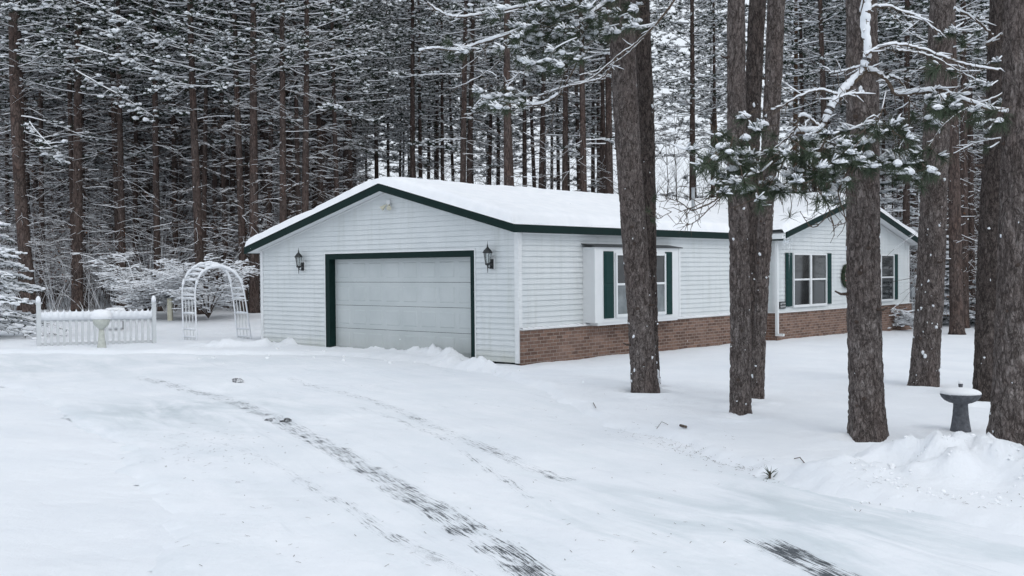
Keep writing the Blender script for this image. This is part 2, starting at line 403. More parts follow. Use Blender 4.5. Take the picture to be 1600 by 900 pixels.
def h_base(x, y):
    x = np.asarray(x, float); y = np.asarray(y, float)
    h = .03 - .014 * np.clip(x, -3, 16)
    ang = x / np.maximum(y, 1)
    h = h + .42 * sstep(33, 42, y) * sstep(-.10, -.22, ang)
    return h + .05 * fbm(x * .22, y * .22, 0, 3)
BERM = [gplane(*p) for p in [(300, 551), (420, 549), (470, 546), (510, 548), (560, 551), (640, 558), (700, 566), (742, 576), (800, 590), (860, 610)]]
FOOT = [gplane(*p) for p in [(60, 612), (120, 650), (190, 720), (240, 800), (260, 900)]]
def ground_h(x, y, full=True):
    x = np.asarray(x, float); y = np.asarray(y, float)
    h = h_base(x, y)
    sd = road_sd(x, y)
    lf = sstep(-1.0, -2.5, x) * sstep(26, 20, y); rise = sstep(-.10, .30 + 1.6 * lf, sd) * (.13 - .03 * lf) - .07
    right = sstep(.5, 3.5, x)
    h = h + rise * np.where(sd > 0, 1, 1)
    lx, ly = to_local(x, y)
    dh = np.maximum(np.maximum(-lx, lx - 20.2), np.maximum(-.47 - ly, ly - 9.3))
    h = h + .02 * np.exp(-np.abs(dh) / .5) * (sd > -.3) - .05 * np.exp(-((lx + .1) / .45) ** 2) * sstep(1.6, .9, ly) * (ly > -.5)
    d, al, ac, s = seg_d(x, y, BANK)
    env = sstep(0, 1.0, al + .01) * 1.0
    lump = .72 + .50 * fbm(x * 2.2, y * 2.2, 2, 5, .62)
    h = h + .46 * np.exp(-(d / .56) ** 2) * lump * (.35 + .65 * env) + .035 * np.exp(-(d / 1.0) ** 2) * np.abs(fbm(x * 9, y * 9, 5, 3, .6))
    if full:
        d, al, ac, s = seg_d(x, y, BERM)
        h = h + .17 * (1 - .7 * sstep(s * .66, s * .82, al)) * np.exp(-(d / .24) ** 2) * np.clip(.6 + 1.0 * fbm(x * 2.8, y * 2.8, 4, 4, .6), 0, 2)
        h = h + .014 * fbm(x * 1.3, y * 1.3, 1, 4) + .006 * fbm(x * 5, y * 5, 2, 3, .6)
        d, al, ac, s = seg_d(x, y, FOOT)
        h = h - .010 * np.exp(-(d / .55) ** 2) * sstep(.05, .4, fbm(x * 4.2, y * 4.2, 7, 3, .6)) * (.5 + .5 * np.abs(np.sin(al * 4)))
        for (wx, wy, wr) in WELLS:
            q = np.hypot(x - wx, y - wy) / wr
            h = h - .07 * np.exp(-(q / 1.35) ** 4) + .04 * np.exp(-((q - 2.1) / .7) ** 2)
    return h
def drive_h(x, y):
    h = h_base(x, y) + .010 * fbm(x * 1.1, y * 1.1, 1, 4) + .0045 * fbm(x * 6, y * 6, 2, 3, .6) * sstep(-.3, .4, fbm(x * .5, y * .5, 8, 2)) - .02
    d, al, ac, s = seg_d(x, y, TRACKS[0][0]); h = h - .015 * np.exp(-(d / .3) ** 2)
    d, al, ac, s = seg_d(x, y, TRACKS[1][0]); h = h - .012 * np.exp(-(d / .25) ** 2)
    return h
TR = lambda L: [gplane(*p) for p in L]
# (polyline, half width, wear profile (start, end))
TRACKS = [
    (TR([(215, 592), (330, 616), (370, 634), (440, 664), (520, 705), (600, 745), (680, 787), (760, 838), (840, 895), (900, 945)]), .23, (1.0, 1.24)),
    (TR([(440, 590), (545, 617), (620, 642), (690, 672), (770, 702), (860, 733), (930, 755)]), .16, (.98, 1.08)),
    (TR([(900, 628), (905, 632)]), .05, (.5, .5)),
    (TR([(560, 640), (640, 665), (700, 690), (760, 725), (830, 770)]), .10, (.95, 1.0)),
    (TR([(560, 850), (640, 850), (720, 885), (800, 930)]), .12, (1.0, 1.1)),
    (TR([(1290, 780), (1400, 800), (1560, 850)]), .10, (.7, .8)),
    (TR([(960, 668), (1010, 684), (1080, 706), (1150, 726), (1200, 738)]), .12, (.55, .8)),
    (TR([(1150, 820), (1210, 848), (1280, 880), (1360, 915), (1430, 950)]), .20, (1.3, 1.55)),
    (TR([(250, 612), (290, 624), (345, 642)]), .05, (1.05, .8)),
    (TR([(310, 690), (400, 715), (460, 745), (520, 775), (560, 800), (640, 850), (720, 900)]), .13, (.85, 1.05)),
    (TR([(390, 648), (415, 660)]), .035, (1.1, .9)),
    (TR([(20, 583), (200, 585), (330, 580), (500, 560), (560, 556)]), .035, (.75, .6)),
    (TR([(1040, 730), (1090, 748), (1150, 742)]), .12, (.7, .5)),
]
WELLS = []
NEAR = [  # foreground pines: base pixel, base width px, top-of-frame pixel x and width px at y=0
    ((1006, 622), 43, 969, 38), ((1020, 611), 26, 1002, 25), ((1155, 660), 35, 1151, 27), ((1181, 631), 25, 1212, 27),
    ((1158, 640), 24, 1184, 26), ((1355, 695), 58, 1343, 46), ((1443, 612), 46, 1473, 37), ((1540, 635), 44, 1568, 42), ((1584, 724), 80, 1596, 50)]
for (p, w, tx, tw) in NEAR:
    g_ = gplane(*p); dist = math.hypot(*g_); WELLS.append((g_[0], g_[1], w * g_[1] / F_PX * .5))

xs = np.concatenate([-np.geomspace(2500, 15, 40), np.arange(-14.9, 17, .07), np.geomspace(17.1, 2500, 40)])
ys = np.concatenate([-np.geomspace(300, 6, 14), np.arange(-5, 5.5, .5), np.arange(5.6, 16, .05), np.arange(16.05, 45, .10), np.geomspace(45.2, 3000, 50)])
X, Y = np.meshgrid(xs, ys)
Z = ground_h(X, Y); Z = np.where(np.hypot(X, Y) > 120, np.minimum(Z, .45), Z)
GX, GY, GZ = xs, ys, Z
grd = grid_mesh('snow_ground', X, Y, Z, GROUND); tag(grd, kind='structure')

xs = np.arange(-19, 9, .06); ys = np.concatenate([np.arange(4.2, 16, .045), np.arange(16, 32, .08)])
X, Y = np.meshgrid(xs, ys); SD = road_sd(X, Y)
Z = drive_h(X, Y) - .05 * sstep(.05, .35, SD)
wear = np.zeros(X.shape); trk = np.zeros(X.shape + (3,)); bestw = np.full(X.shape, -1.)
for i, (P, hw, (w0, w1)) in enumerate(TRACKS):
    d, al, ac, L = seg_d(X, Y, P)
    wv = np.clip(1.25 - (d / hw) ** 2 * .8, 0, 1) * (w0 + (w1 - w0) * al / L)
    wv = wv * (sstep(0, .5, al) * sstep(L, L - .5, al) if i not in (0, 3) else 1)
    m = d < np.where(bestw < 0, 1e9, bestw); bestw = np.where(m, d, bestw)
    wear = np.maximum(wear, wv); trk[..., 0] = np.where(m, al + 31 * i, trk[..., 0]); trk[..., 1] = np.where(m, ac + 7 * i, trk[..., 1])
a1 = gplane(1350, 800); a2 = gplane(290, 650); a3 = gplane(100, 575)
icy = .25 + 1.2 * np.exp(-(((X - a1[0]) / 2.4) ** 2 + ((Y - a1[1]) / 1.6) ** 2)) + .8 * np.exp(-(((X - a2[0]) / 2.0) ** 2 + ((Y - a2[1]) / 2.2) ** 2)) + .5 * np.exp(-(((X - a3[0]) / 5) ** 2 + ((Y - a3[1]) / 2.2) ** 2))
DX, DY, DZ, DSD = xs, ys, Z, SD
drv = grid_mesh('driveway', X, Y, Z, DRIVE, keep=SD < .4, attrs={'wear': wear, 'trk': trk, 'icy': icy}); tag(drv, kind='structure')

def _look(xs_, ys_, A, x, y):
    i = min(max(int(np.searchsorted(xs_, x)) - 1, 0), len(xs_) - 2); j = min(max(int(np.searchsorted(ys_, y)) - 1, 0), len(ys_) - 2)
    u = min(max((x - xs_[i]) / (xs_[i + 1] - xs_[i]), 0), 1); v = min(max((y - ys_[j]) / (ys_[j + 1] - ys_[j]), 0), 1)
    return float((A[j, i] * (1 - u) + A[j, i + 1] * u) * (1 - v) + (A[j + 1, i] * (1 - u) + A[j + 1, i + 1] * u) * v)
def gz(x, y): return _look(GX, GY, GZ, x, y)
def surf_z(x, y):
    g = gz(x, y)
    if DX[0] < x < DX[-1] and DY[0] < y < DY[-1] and _look(DX, DY, DSD, x, y) < .3: return max(g, _look(DX, DY, DZ, x, y))
    return g
def gpt(px, py):                          # pixel -> point on the snow
    z = 0.
    for _ in range(5):
        p = gplane(px, py, z); z = surf_z(p[0], p[1])
    return Vector((p[0], p[1], z))

# ------------------------------------------------------------------ house
OH, S_, ZF, ZLF, UA, UL, W = .30, .17, 2.81, 2.52, 4.01, 9.44, 9.144
PR = (1.864 + CAM_H - ZF) / (UA + S_); PL = (1.864 + CAM_H - ZLF) / (UL - UA)
ZR = 1.864 + CAM_H; WV0, WV1, WO = 10.36, 20.0, .471
WXM, WHALF = 15.07, 4.98; PW = (2.017 + CAM_H - ZF) / WHALF; YF = -WO - .35
XEND = 20.3
FH = .19
def zu(y): return min(ZF + (y + S_) * PR, ZLF + (UL - y) * PL)
def zw(x): return ZF + (WHALF - abs(x - WXM)) * PW
house = empty('house', (HX, HY, 0), HT, 'long single storey white sided house with snowy low gabled roof and brick skirt', 'house')

def siding(name, axis, const, sgn, intervals, z0, z1, parent, step=.118):
    """lap siding; axis 'x': plane x=const facing sgn along x, running in y. intervals(z)->list of (a,b)"""
    mb = MB(); z = z0; t = .024
    def P(a, off, zz): return (const + sgn * off, a, zz) if axis == 'x' else (a, const + sgn * off, zz)
    while z < z1 - .004:
        zt = min(z + step, z1)
        lo = intervals(z + .001); hi = intervals(zt - .001)
        n = min(len(lo), len(hi))
        if len(lo) != len(hi): hi = lo; n = len(lo)
        for (a, b), (c, d) in zip(lo[:n], hi[:n]):
            if b - a < .01: continue
            mb.add([P(a, t, z), P(b, t, z), P(d, .002, zt), P(c, .002, zt), P(a, 0, z), P(b, 0, z), P(a, -.03, z), P(b, -.03, z), P(c, -.03, zt), P(d, -.03, zt)],
                   [(0, 1, 2, 3), (0, 4, 5, 1), (4, 6, 7, 5), (6, 8, 9, 7), (0, 3, 8, 6), (1, 7, 9, 2)], 0)
        z = zt
    return mb.build(name, SIDING, parent)
DR0, DW = 1.37, 4.877; DZB, DZT, TZT = .06, 2.335, 2.47
TL_, TR_ = DR0 + DW + .16, DR0 - .12
def front_iv(z):
    # gable limits
    a = 0.0; b = W
    if z > zu(0): a = -S_ + (z - ZF) / PR
    if z > zu(W): b = UL - (z - ZLF) / PL
    a = max(a, 0); b = min(b, W)
    if z < TZT - .117:
        return [(a, TR_), (TL_, b)]
    return [(a, b)]
siding('front_wall', 'x', 0, -1, front_iv, .08, ZR - .01, house)
siding('side_wall', 'y', 0, -1, lambda z: [(0, WV0)], .79, ZF + .03, house)
siding('wing_side_wall', 'x', WV0, -1, lambda z: [(-WO, 0)], .79, ZF + .02, house)
def wing_iv(z):
    a, b = WV0, WV1
    if z > zw(WV0): a = WXM - WHALF + (z - ZF) / PW; b = 2 * WXM - a
    return [(max(a, WV0), min(b, WV1))]
siding('wing_front_wall', 'y', -WO, -1, wing_iv, .79, 2.017 + CAM_H - .02, house)
siding('end_wall', 'x', WV1, 1, lambda z: [(-WO, W)], .08, ZF - .25, house)
siding('left_wall', 'y', W, 1, lambda z: [(0, WV1)], .08, zu(W), house)
mb = MB(); mb.box((.02, .02, -.3), (WV1 - .02, W - .02, .10)); mb.box((WV0 + .02, -WO + .02, -.3), (WV1 - .02, .1, .10))
mb.build('foundation', FOUND, house)
# corner boards
mb = MB()
def corner(x, y, sx, sy, z0, z1, w=.085, t=.029):
    mb = MB()
    mb.box((x + sx * t, y + sy * t, z0), (x - sx * w, y + sy * .001, z1)); mb.box((x + sx * (t + .0015), y + sy * (t - .003), z0 - .001), (x + sx * .001, y - sy * w, z1 + .001))
    mb.build('corner_trim', WHITEP, house)
corner(0, 0, -1, -1, .07, ZF + .01); corner(0, W, -1, 1, .08, zu(W) - .02); corner(WV0, -WO, -1, -1, .79, ZF + .01); corner(WV1, -WO, 1, -1, .79, ZF - .03)
# brick skirt and ledges
mb = MB()
mb.box((.0, -.075, -.4), (WV0, -.005, .765)); mb.box((WV0 + .001, -WO - .075, -.5), (WV1 + .075, -WO - .005, .765)); mb.box((WV0 - .075, -WO - .074, -.5), (WV0 - .005, -.08, .764))
mb.box((WV1 + .005, -WO, -.5), (WV1 + .074, 2, .764))
mb.build('brick_skirt', BRICK, house)
for a, b, y in ((0.0, 2.3, -.115), (5.6, WV0 - .12, -.115), (WV0 - .11, WV1 + .11, -WO - .115)):
    mb = MB(); mb.box((a, y, .767), (b, y + .125, .79 if y > -.2 else .792)); mb.build('ledge', WHITEP, house)
mb = MB(); mb.box((WV0 - .112, -WO - .11, .768), (WV0 - .01, -.12, .791))
mb.build('ledge', WHITEP, house)
mb = MB()      # thin snow lying on the ledges
for a, b, y in ((0.02, 2.27, -.112), (5.62, WV0 - .12, -.112)):
    n = 24
    for i in range(n):
        x0 = a + (b - a) * i / n; x1 = a + (b - a) * (i + 1) / n; hh = .012 + .016 * rnd.random()
        mb.add([(x0, y, .7925), (x1, y, .7925), (x1, y + .03, .7925 + hh), (x0, y + .03, .7925 + hh), (x0, y + .1, .80 + hh), (x1, y + .1, .80 + hh)], [(0, 1, 2, 3), (3, 2, 5, 4)])
mb.build('ledge_snow', SNOW, house, True)
mb = MB()      # rowlock course under the ledge and bay
x = 2.35
while x < 5.55:
    mb.box((x, -.083, .60), (x + .065, -.07, .762)); x += .077
mb.build('brick_rowlock', BRICK, house)
# soffits, deck, fascia
mb = MB()
def slab(quad, t):
    q = [Vector(p) for p in quad]; mb.add(q + [p + Vector((0, 0, t)) for p in q], [(3, 2, 1, 0), (4, 5, 6, 7), (0, 1, 5, 4), (1, 2, 6, 5), (2, 3, 7, 6), (3, 0, 4, 7)])
e = .018
slab([(-OH + .01, -S_ + .01, zu(-S_) + e), (XEND, -S_ + .01, zu(-S_) + e), (XEND, UA, ZR + e), (-OH + .01, UA, ZR + e)], .14)
slab([(-OH + .01, UA, ZR + e), (XEND, UA, ZR + e), (XEND, UL - .01, ZLF + e), (-OH + .01, UL - .01, ZLF + e)], .14)
xw0, xw1 = WXM - WHALF, WXM + WHALF
slab([(xw0, YF + .01, ZF + e + .002), (WXM, YF + .01, zw(WXM) + e + .002), (WXM, UA, zw(WXM) + e + .002), (xw0, UA, ZF + e + .002)], .136)
slab([(WXM, YF + .01, zw(WXM) + e + .002), (xw1 + .25, YF + .01, zw(xw1 + .25) + e), (xw1 + .25, UA, zw(xw1 + .25) + e), (WXM, UA, zw(WXM) + e + .002)], .136)
roof = mb.build('roof', WHITEP, house)
mb = MB()
def board(a, b, off, h=FH):   # a,b bottom points, off thickness vector
    a, b, off = Vector(a), Vector(b), Vector(off); u = Vector((0, 0, h))
    mb.add([a, b, b + off, a + off, a + u, b + u, b + off + u, a + off + u], [(0, 1, 2, 3), (7, 6, 5, 4), (4, 5, 1, 0), (5, 6, 2, 1), (6, 7, 3, 2), (7, 4, 0, 3)])
board((-OH, -S_, ZF), (-OH, UA, ZR), (-.03, 0, 0)); board((-OH, UA, ZR), (-OH, UL, ZLF), (-.03, 0, 0))
board((-OH - .03, -S_, ZF), (WV0 - .2, -S_, ZF), (0, -.03, 0))
board((-OH - .03, UL, ZLF), (XEND, UL, ZLF), (0, .03, 0))
board((xw0 + .2, YF, zw(xw0 + .2)), (WXM, YF, zw(WXM)), (0, -.03, 0)); board((WXM, YF, zw(WXM)), (xw1 + .25, YF, zw(xw1 + .25)), (0, -.03, 0))
board((xw1 + .25, YF - .03, zw(xw1 + .25)), (xw1 + .25, UA, zw(xw1 + .25)), (.03, 0, 0))
mb.build('fascia', GREEN, house)
mb = MB()     # small frieze trims
def trimy(a, b): board(a, b, (0, -.03, 0), .035)
def trimx(a, b): board(a, b, (-.03, 0, 0), .035)
trimx((-.002, .0, zu(0) - .025), (-.002, UA, ZR - .025)); trimx((-.002, UA, ZR - .025), (-.002, W, zu(W) - .025))
trimy((.09, -.018, ZF - .02), (WV0 - .02, -.018, ZF - .02)); trimy((WV0 + .1, -WO - .018, zw(WV0 + .1) - .045), (WXM, -WO - .018, zw(WXM) - .045)); trimy((WXM, -WO - .018, zw(WXM) - .045), (WV1, -WO - .018, zw(WV1) - .045))
mb.build('frieze_trim', WHITEP, house)
mb = MB()     # soffit panels under the eaves
mb.add([(-OH, -S_, ZF + .006), (xw0 + .2, -S_, ZF + .006), (xw0 + .2, 0, ZF + .03), (-OH, 0, ZF + .03)], [(3, 2, 1, 0)])
mb.build('soffit', WHITEP, house)
# end gutter with icicles
mb = MB(); mb.box((WV0 - .22, YF + .02, ZF - .02), (WV0 + .12, -.02, ZF + .12))
gut = mb.build('gutter', GREEN, house)
mb = MB()
for i in range(9):
    x = WV0 - .2 + .036 * i; L = .06 + .22 * rnd.random() ** 2
    mb.tube([(x, YF + .01, ZF - .015 + .13), (x, YF + .0, ZF - .02), (x, YF + .0, ZF - .03 - L)], [.014, .012, .001], 6)
for x, L in ((WV0 + .32, .9), (WV0 + .42, .5)): mb.tube([(x, YF + .1, ZF + .06), (x, YF + .1, ZF - L)], [.009, .001], 5)
mb.build('icicle', ICE, gut, True)
mb = MB(); mb.box((WV0 - .15, -WO - .13, .17), (WV0 - .07, -WO - .055, ZF - .02)); mb.box((WV0 - .15, -WO - .30, .13), (WV0 - .07, -WO - .055, .2))
mb.build('downspout', WHITEP, house)
# roof snow
rx = np.arange(-OH - .10, XEND + .1, .055); ry = np.arange(YF - .10, UL + .12, .055)
RX, RY = np.meshgrid(rx, ry)
zm = np.minimum(ZF + (RY + S_) * PR, ZLF + (UL - RY) * PL)
main_in = (RY > -S_ - .05) & (RY < UL + .04)
dm = np.minimum(np.minimum(RX + OH + .035, XEND - RX), np.minimum(RY + S_ + .035, UL + .035 - RY))
wzz = ZF + (WHALF - np.abs(RX - WXM)) * PW
dw = np.minimum(np.minimum(RX - xw0 - .0, xw1 + .25 - RX), np.minimum(RY - YF + .035, 5 - RY))
dd = np.maximum(dm, dw)
zb_ = np.where(dm > -.03, zm, -9); wz2 = np.where(dw > -.03, wzz, -9)
# soften the ridge and valley as drifted snow does
kk = .10; mx = np.maximum(zb_, wz2); df = np.abs(zb_ - wz2); mx = mx + np.where(df < kk, (kk - df) ** 2 / (4 * kk), 0)
ridge_soft = .05 * np.exp(-((RY - UA) / .35) ** 2) * (zm >= wzz)
T = .225 + .035 * fbm(RX * .6, RY * .6, 3, 4) + .008 * fbm(RX * 5, RY * 5, 3, 3)
ed = np.clip(dd / (.17 + .05 * fbm(RX * 1.4, RY * 1.4, 9, 3)), 0, 1)
prof = np.sqrt(1 - (1 - ed) ** 2)
RZ = mx - ridge_soft * prof + FH - .01 + T * prof
grid_mesh('roof_snow', RX, RY, RZ, SNOW, keep=(dd > -.012), parent=roof)
mb = MB(); mb.tube([(9.24, 1.5, 3.3), (9.24, 1.5, 4.31)], .05, 12); mb.tube([(9.24, 1.5, 4.31), (9.24, 1.5, 4.33)], .054, 12); mb.build('vent_pipe', GREYM, roof, True)

# garage door
gd = empty('garage_door'); gd.parent = house
RC = .16   # recess
HH = (DZT - DZB) / 4; PWD = DW / 8
for r in range(4):
    mb = MB(); z0 = DZB + r * HH; mb.box((RC, DR0, z0 + .006), (RC + .04, DR0 + DW, z0 + HH - .003))
    for c in range(8):
        y0 = DR0 + c * PWD + .07; y1 = DR0 + (c + 1) * PWD - .07; za, zb2 = z0 + .11, z0 + HH - .10
        q = .024; x0, x1 = RC - .0005, RC - .010
        mb.add([(x0, y0, za), (x0, y1, za), (x0, y1, zb2), (x0, y0, zb2), (x1, y0 + q, za + q), (x1, y1 - q, za + q), (x1, y1 - q, zb2 - q), (x1, y0 + q, zb2 - q)], [(0, 1, 5, 4), (1, 2, 6, 5), (2, 3, 7, 6), (3, 0, 4, 7), (4, 5, 6, 7)])
    mb.build('door_section', GDOOR, gd)
mb = MB(); mb.box((RC + .01, DR0, DZB), (RC + .03, DR0 + DW, DZT)); mb.build('door_backing', FOUND, gd)
mb = MB()
mb.box((-.028, TR_, .02), (RC + .06, DR0, TZT)); mb.box((-.028, DR0 + DW, -.02), (RC + .06, TL_, TZT)); mb.box((-.028, DR0, DZT), (RC + .06, DR0 + DW, TZT - .001))
mb.build('door_frame', GREEN, house)
mb = MB(); mb.box((-.034, TR_ - .03, TZT + .001), (.0, TL_ + .03, TZT + .035)); mb.box((-.033, TR_ - .03, .1), (0, TR_ - .001, TZT)); mb.box((-.033, TL_ + .001, .1), (0, TL_ + .03, TZT)); mb.build('door_casing', WHITEP, house)
mb = MB(); mb.box((RC - .01, DR0, DZB - .03), (RC + .05, DR0 + DW, DZB + .004)); mb.build('door_seal', BLACK, gd)

# windows
def sash(x0, x1, z0, z1, y, parent, nm='window', gu=None, gl=None, out=.045, mull=None, fr=.05):
    w_ = empty(nm); w_.parent = parent; mb = MB()
    mb.box((x0, y - out, z0), (x0 + fr, y, z1)); mb.box((x1 - fr, y - out, z0), (x1, y, z1))
    mb.box((x0 + fr, y - out + .001, z1 - fr), (x1 - fr, y, z1)); mb.box((x0 + fr, y - out + .001, z0), (x1 - fr, y, z0 + fr + .02))
    cols = [(x0 + fr, x1 - fr)]
    if mull: mb.box((mull - .055, y - out - .002, z0 + fr), (mull + .055, y, z1 - fr)); cols = [(x0 + fr, mull - .055), (mull + .055, x1 - fr)]
    zm_ = (z0 + z1) / 2 + .02
    for a, b in cols: mb.box((a, y - out + .008, zm_ - .025), (b, y, zm_ + .025))
    mb.build('frame', WHITEP, w_)
    for a, b in cols:
        m1 = MB(); m1.box((a, y - .018, zm_ + .025), (b, y - .004, z1 - fr)); m1.build('pane', gu or GLASS_U, w_)
        m1 = MB(); m1.box((a, y - .010, z0 + fr + .02), (b, y - .002, zm_ - .025)); m1.build('pane', gl or GLASS_D, w_)
    return w_
def shutter(x0, x1, z0, z1, y, parent):
    mb = MB(); mb.box((x0, y - .02, z0), (x1, y, z1)); f = .045
    zc = (z0 + z1) / 2
    for a, b in ((z0 + f, zc - .02), (zc + .02, z1 - f)):
        x_a, x_b = x0 + f, x1 - f; y0, y1 = y - .0205, y - .032; q = .02
        mb.add([(x_a, y0, a), (x_b, y0, a), (x_b, y0, b), (x_a, y0, b), (x_a + q, y1, a + q), (x_b - q, y1, a + q), (x_b - q, y1, b - q), (x_a + q, y1, b - q)], [(0, 1, 5, 4), (1, 2, 6, 5), (2, 3, 7, 6), (3, 0, 4, 7), (4, 5, 6, 7)])
    return mb.build('shutter', SHUT, parent)
yw = -WO - .03
sash(11.30, 13.46, .89, 2.45, yw, house, mull=12.40); sash(16.37, 18.60, .89, 2.45, yw, house, mull=17.48)
for a, b in ((10.88, 11.25), (13.50, 13.80), (16.0, 16.34), (18.62, 18.94)): shutter(a, b, .93, 2.46, yw - .006, house)
# bay window
bay = empty('bay_window'); bay.parent = house; YB = -.35
mb = MB(); mb.box((2.17, YB, .83), (5.66, -.0, 2.53)); mb.box((2.165, YB - .012, .83), (2.24, YB + .05, 2.532)); mb.box((5.59, YB - .012, .83), (5.665, YB + .05, 2.532)); mb.build('bay_box', WHITEP, bay)
mb = MB(); mb.add([(2.12, YB - .05, 2.532), (5.71, YB - .05, 2.532), (5.71, 0, 2.60), (2.12, 0, 2.60), (2.12, YB - .05, 2.552), (5.71, YB - .05, 2.552), (5.71, 0, 2.62), (2.12, 0, 2.62)], [(0, 1, 2, 3), (7, 6, 5, 4), (4, 5, 1, 0), (5, 6, 2, 1), (6, 7, 3, 2), (7, 4, 0, 3)]); mb.build('bay_roof', BLACK, bay)
sash(2.93, 4.97, .93, 2.40, YB - .002, bay, gu=GLASS_U, gl=GLASS_L, mull=3.95)
shutter(2.50, 2.86, .92, 2.44, YB - .004, bay); shutter(4.99, 5.27, .92, 2.44, YB - .004, bay)
mb = MB(); mb.box((2.3, YB + .02, .765), (5.56, -.02, .829)); mb.build('bay_sill', WHITEP, bay)

# wall lanterns
def lantern(ly, label):
    x, y = to_world(0, ly); L = empty('wall_lantern', (x, y, 2.15), HT, label, 'wall lamp', 'carriage lanterns beside the garage door')
    mb = MB(); mb.box((-.035, -.07, -.10), (-.017, .07, .16)); mb.build('mounting_block', WHITEP, L)
    mb = MB(); mb.box((-.06, -.048, -.09), (-.036, .048, .12)); mb.build('back_plate', BLACK, L)
    mb = MB(); mb.tube([(-.05, 0, -.02), (-.10, 0, -.075), (-.15, 0, -.06), (-.17, 0, .0)], [.012] * 4, 8); mb.tube([(-.17, 0, -.17), (-.17, 0, -.02)], [.006, .013], 8)
    mb.tube([(-.06, 0, .06), (-.11, 0, .03), (-.15, 0, .03)], [.01] * 3, 6); mb.build('arm', BLACK, L, True)
    mb = MB(); mb.lathe([(.02, -.02), (.055, .0), (.062, .02), (.055, .035)], 12, c=(-.17, 0, 0))
    for k in range(6):
        a = 2 * math.pi * k / 6; mb.tube([(-.17 + .05 * math.cos(a), .05 * math.sin(a), .03), (-.17 + .085 * math.cos(a), .085 * math.sin(a), .25)], .006, 5)
    mb.build('cage', BLACK, L)
    mb = MB(); mb.lathe([(.046, .036), (.080, .248)], 6, c=(-.17, 0, 0)); mb.build('glass', LAMPG, L)
    mb = MB(); mb.lathe([(.11, .25), (.105, .262), (.085, .30), (.045, .345), (.02, .37), (.012, .40), (.016, .415), (.006, .44), (.003, .50)], 16, c=(-.17, 0, 0)); mb.build('cap', BLACK, L, True)
    return L
lantern(7.30, 'black carriage lantern on white siding left of the garage door'); lantern(.72, 'black carriage lantern on white siding between garage door and house corner')
x, y = to_world(0, 4.0); FL = empty('flood_light', (x, y, 3.57), HT, 'small off-white twin flood light under the garage gable peak', 'flood light')
mb = MB(); mb.box((-.06, -.06, .0), (-.02, .06, .12)); mb.build('junction_box', WHITEP, FL)
for s in (-1, 1):
    mb = MB(); mb.tube([(-.05, s * .03, .03), (-.09, s * .07, -.0)], .012, 6)
    d = Vector((-.5, s * .55, -.65)).normalized(); c = Vector((-.09, s * .07, 0))
    mb.tube([c, c + d * .04, c + d * .11, c + d * .12], [.025, .035, .06, .058], 12); mb.build('lamp_head', CREAM, FL)
# wreath
x, y = to_world(14.86, -WO - .07); WR = empty('wreath', (x, y, 1.76), HT, 'round evergreen wreath hung between the two right-hand windows', 'wreath')
mb = MB()
for i in range(2200):
    a = rnd.random() * 2 * math.pi; r = .29; c = Vector((r * math.cos(a), rnd.uniform(-.03, .03), r * math.sin(a)))
    d = Vector((math.cos(a + rnd.uniform(-1.3, 1.3)), rnd.uniform(-.9, .3), math.sin(a + rnd.uniform(-1.3, 1.3)))).normalized()
    if rnd.random() < .4: d = Vector((-d.x, d.y, -d.z))
    sdv = d.cross(Vector((rnd.random(), rnd.random(), rnd.random()))).normalized() * .010; L = rnd.uniform(.07, .14)
    mb.add([c - sdv, c + sdv, c + d * L], [(0, 1, 2)])
mb.tube([(.29 * math.cos(a * math.pi / 12), 0, .29 * math.sin(a * math.pi / 12)) for a in range(25)], .06, 6); mb.build('greenery', NEEDLE, WR)
mb = MB()
for i in range(26):
    a = rnd.random() * 6.28; mb.blob((.29 * math.cos(a) + rnd.uniform(-.08, .08), -.09, .29 * math.sin(a) + rnd.uniform(-.08, .08)), .02, 0, 1, .1)
mb.build('berries', BERRY, WR)
# little plaque
x, y = to_world(10.68, -WO - .03); PQ = empty('plaque', (x, y, .88), HT, 'small dark plaque with pale markings below the left shutter on the brick ledge', 'sign')
mb = MB(); mb.box((-.17, -.02, 0), (.17, .005, .20)); mb.build('board', BLACK, PQ)
mb = MB()
for r in range(2):
    for i in range(6):
        xx = -.14 + i * .05; zz = .115 - r * .085
        mb.tube([(xx, -.024, zz + rnd.uniform(0, .02)), (xx + .018, -.024, zz + .055), (xx + .032, -.024, zz + rnd.uniform(0, .03))], .0055, 4)
mb.build('markings', WHITEP, PQ)
x, y = to_world(WV1 + .1, -WO - .10); UB = empty('utility_box', (x, y, .82), HT, 'small grey meter box at the far right corner of the house', 'meter box')
mb = MB(); mb.box((0, 0, .15), (.22, .10, .50)); mb.build('case', GREYM, UB); mb = MB(); mb.tube([(.1, .05, -1.0), (.1, .05, .15)], .025, 8); mb.build('conduit', GREYM, UB)

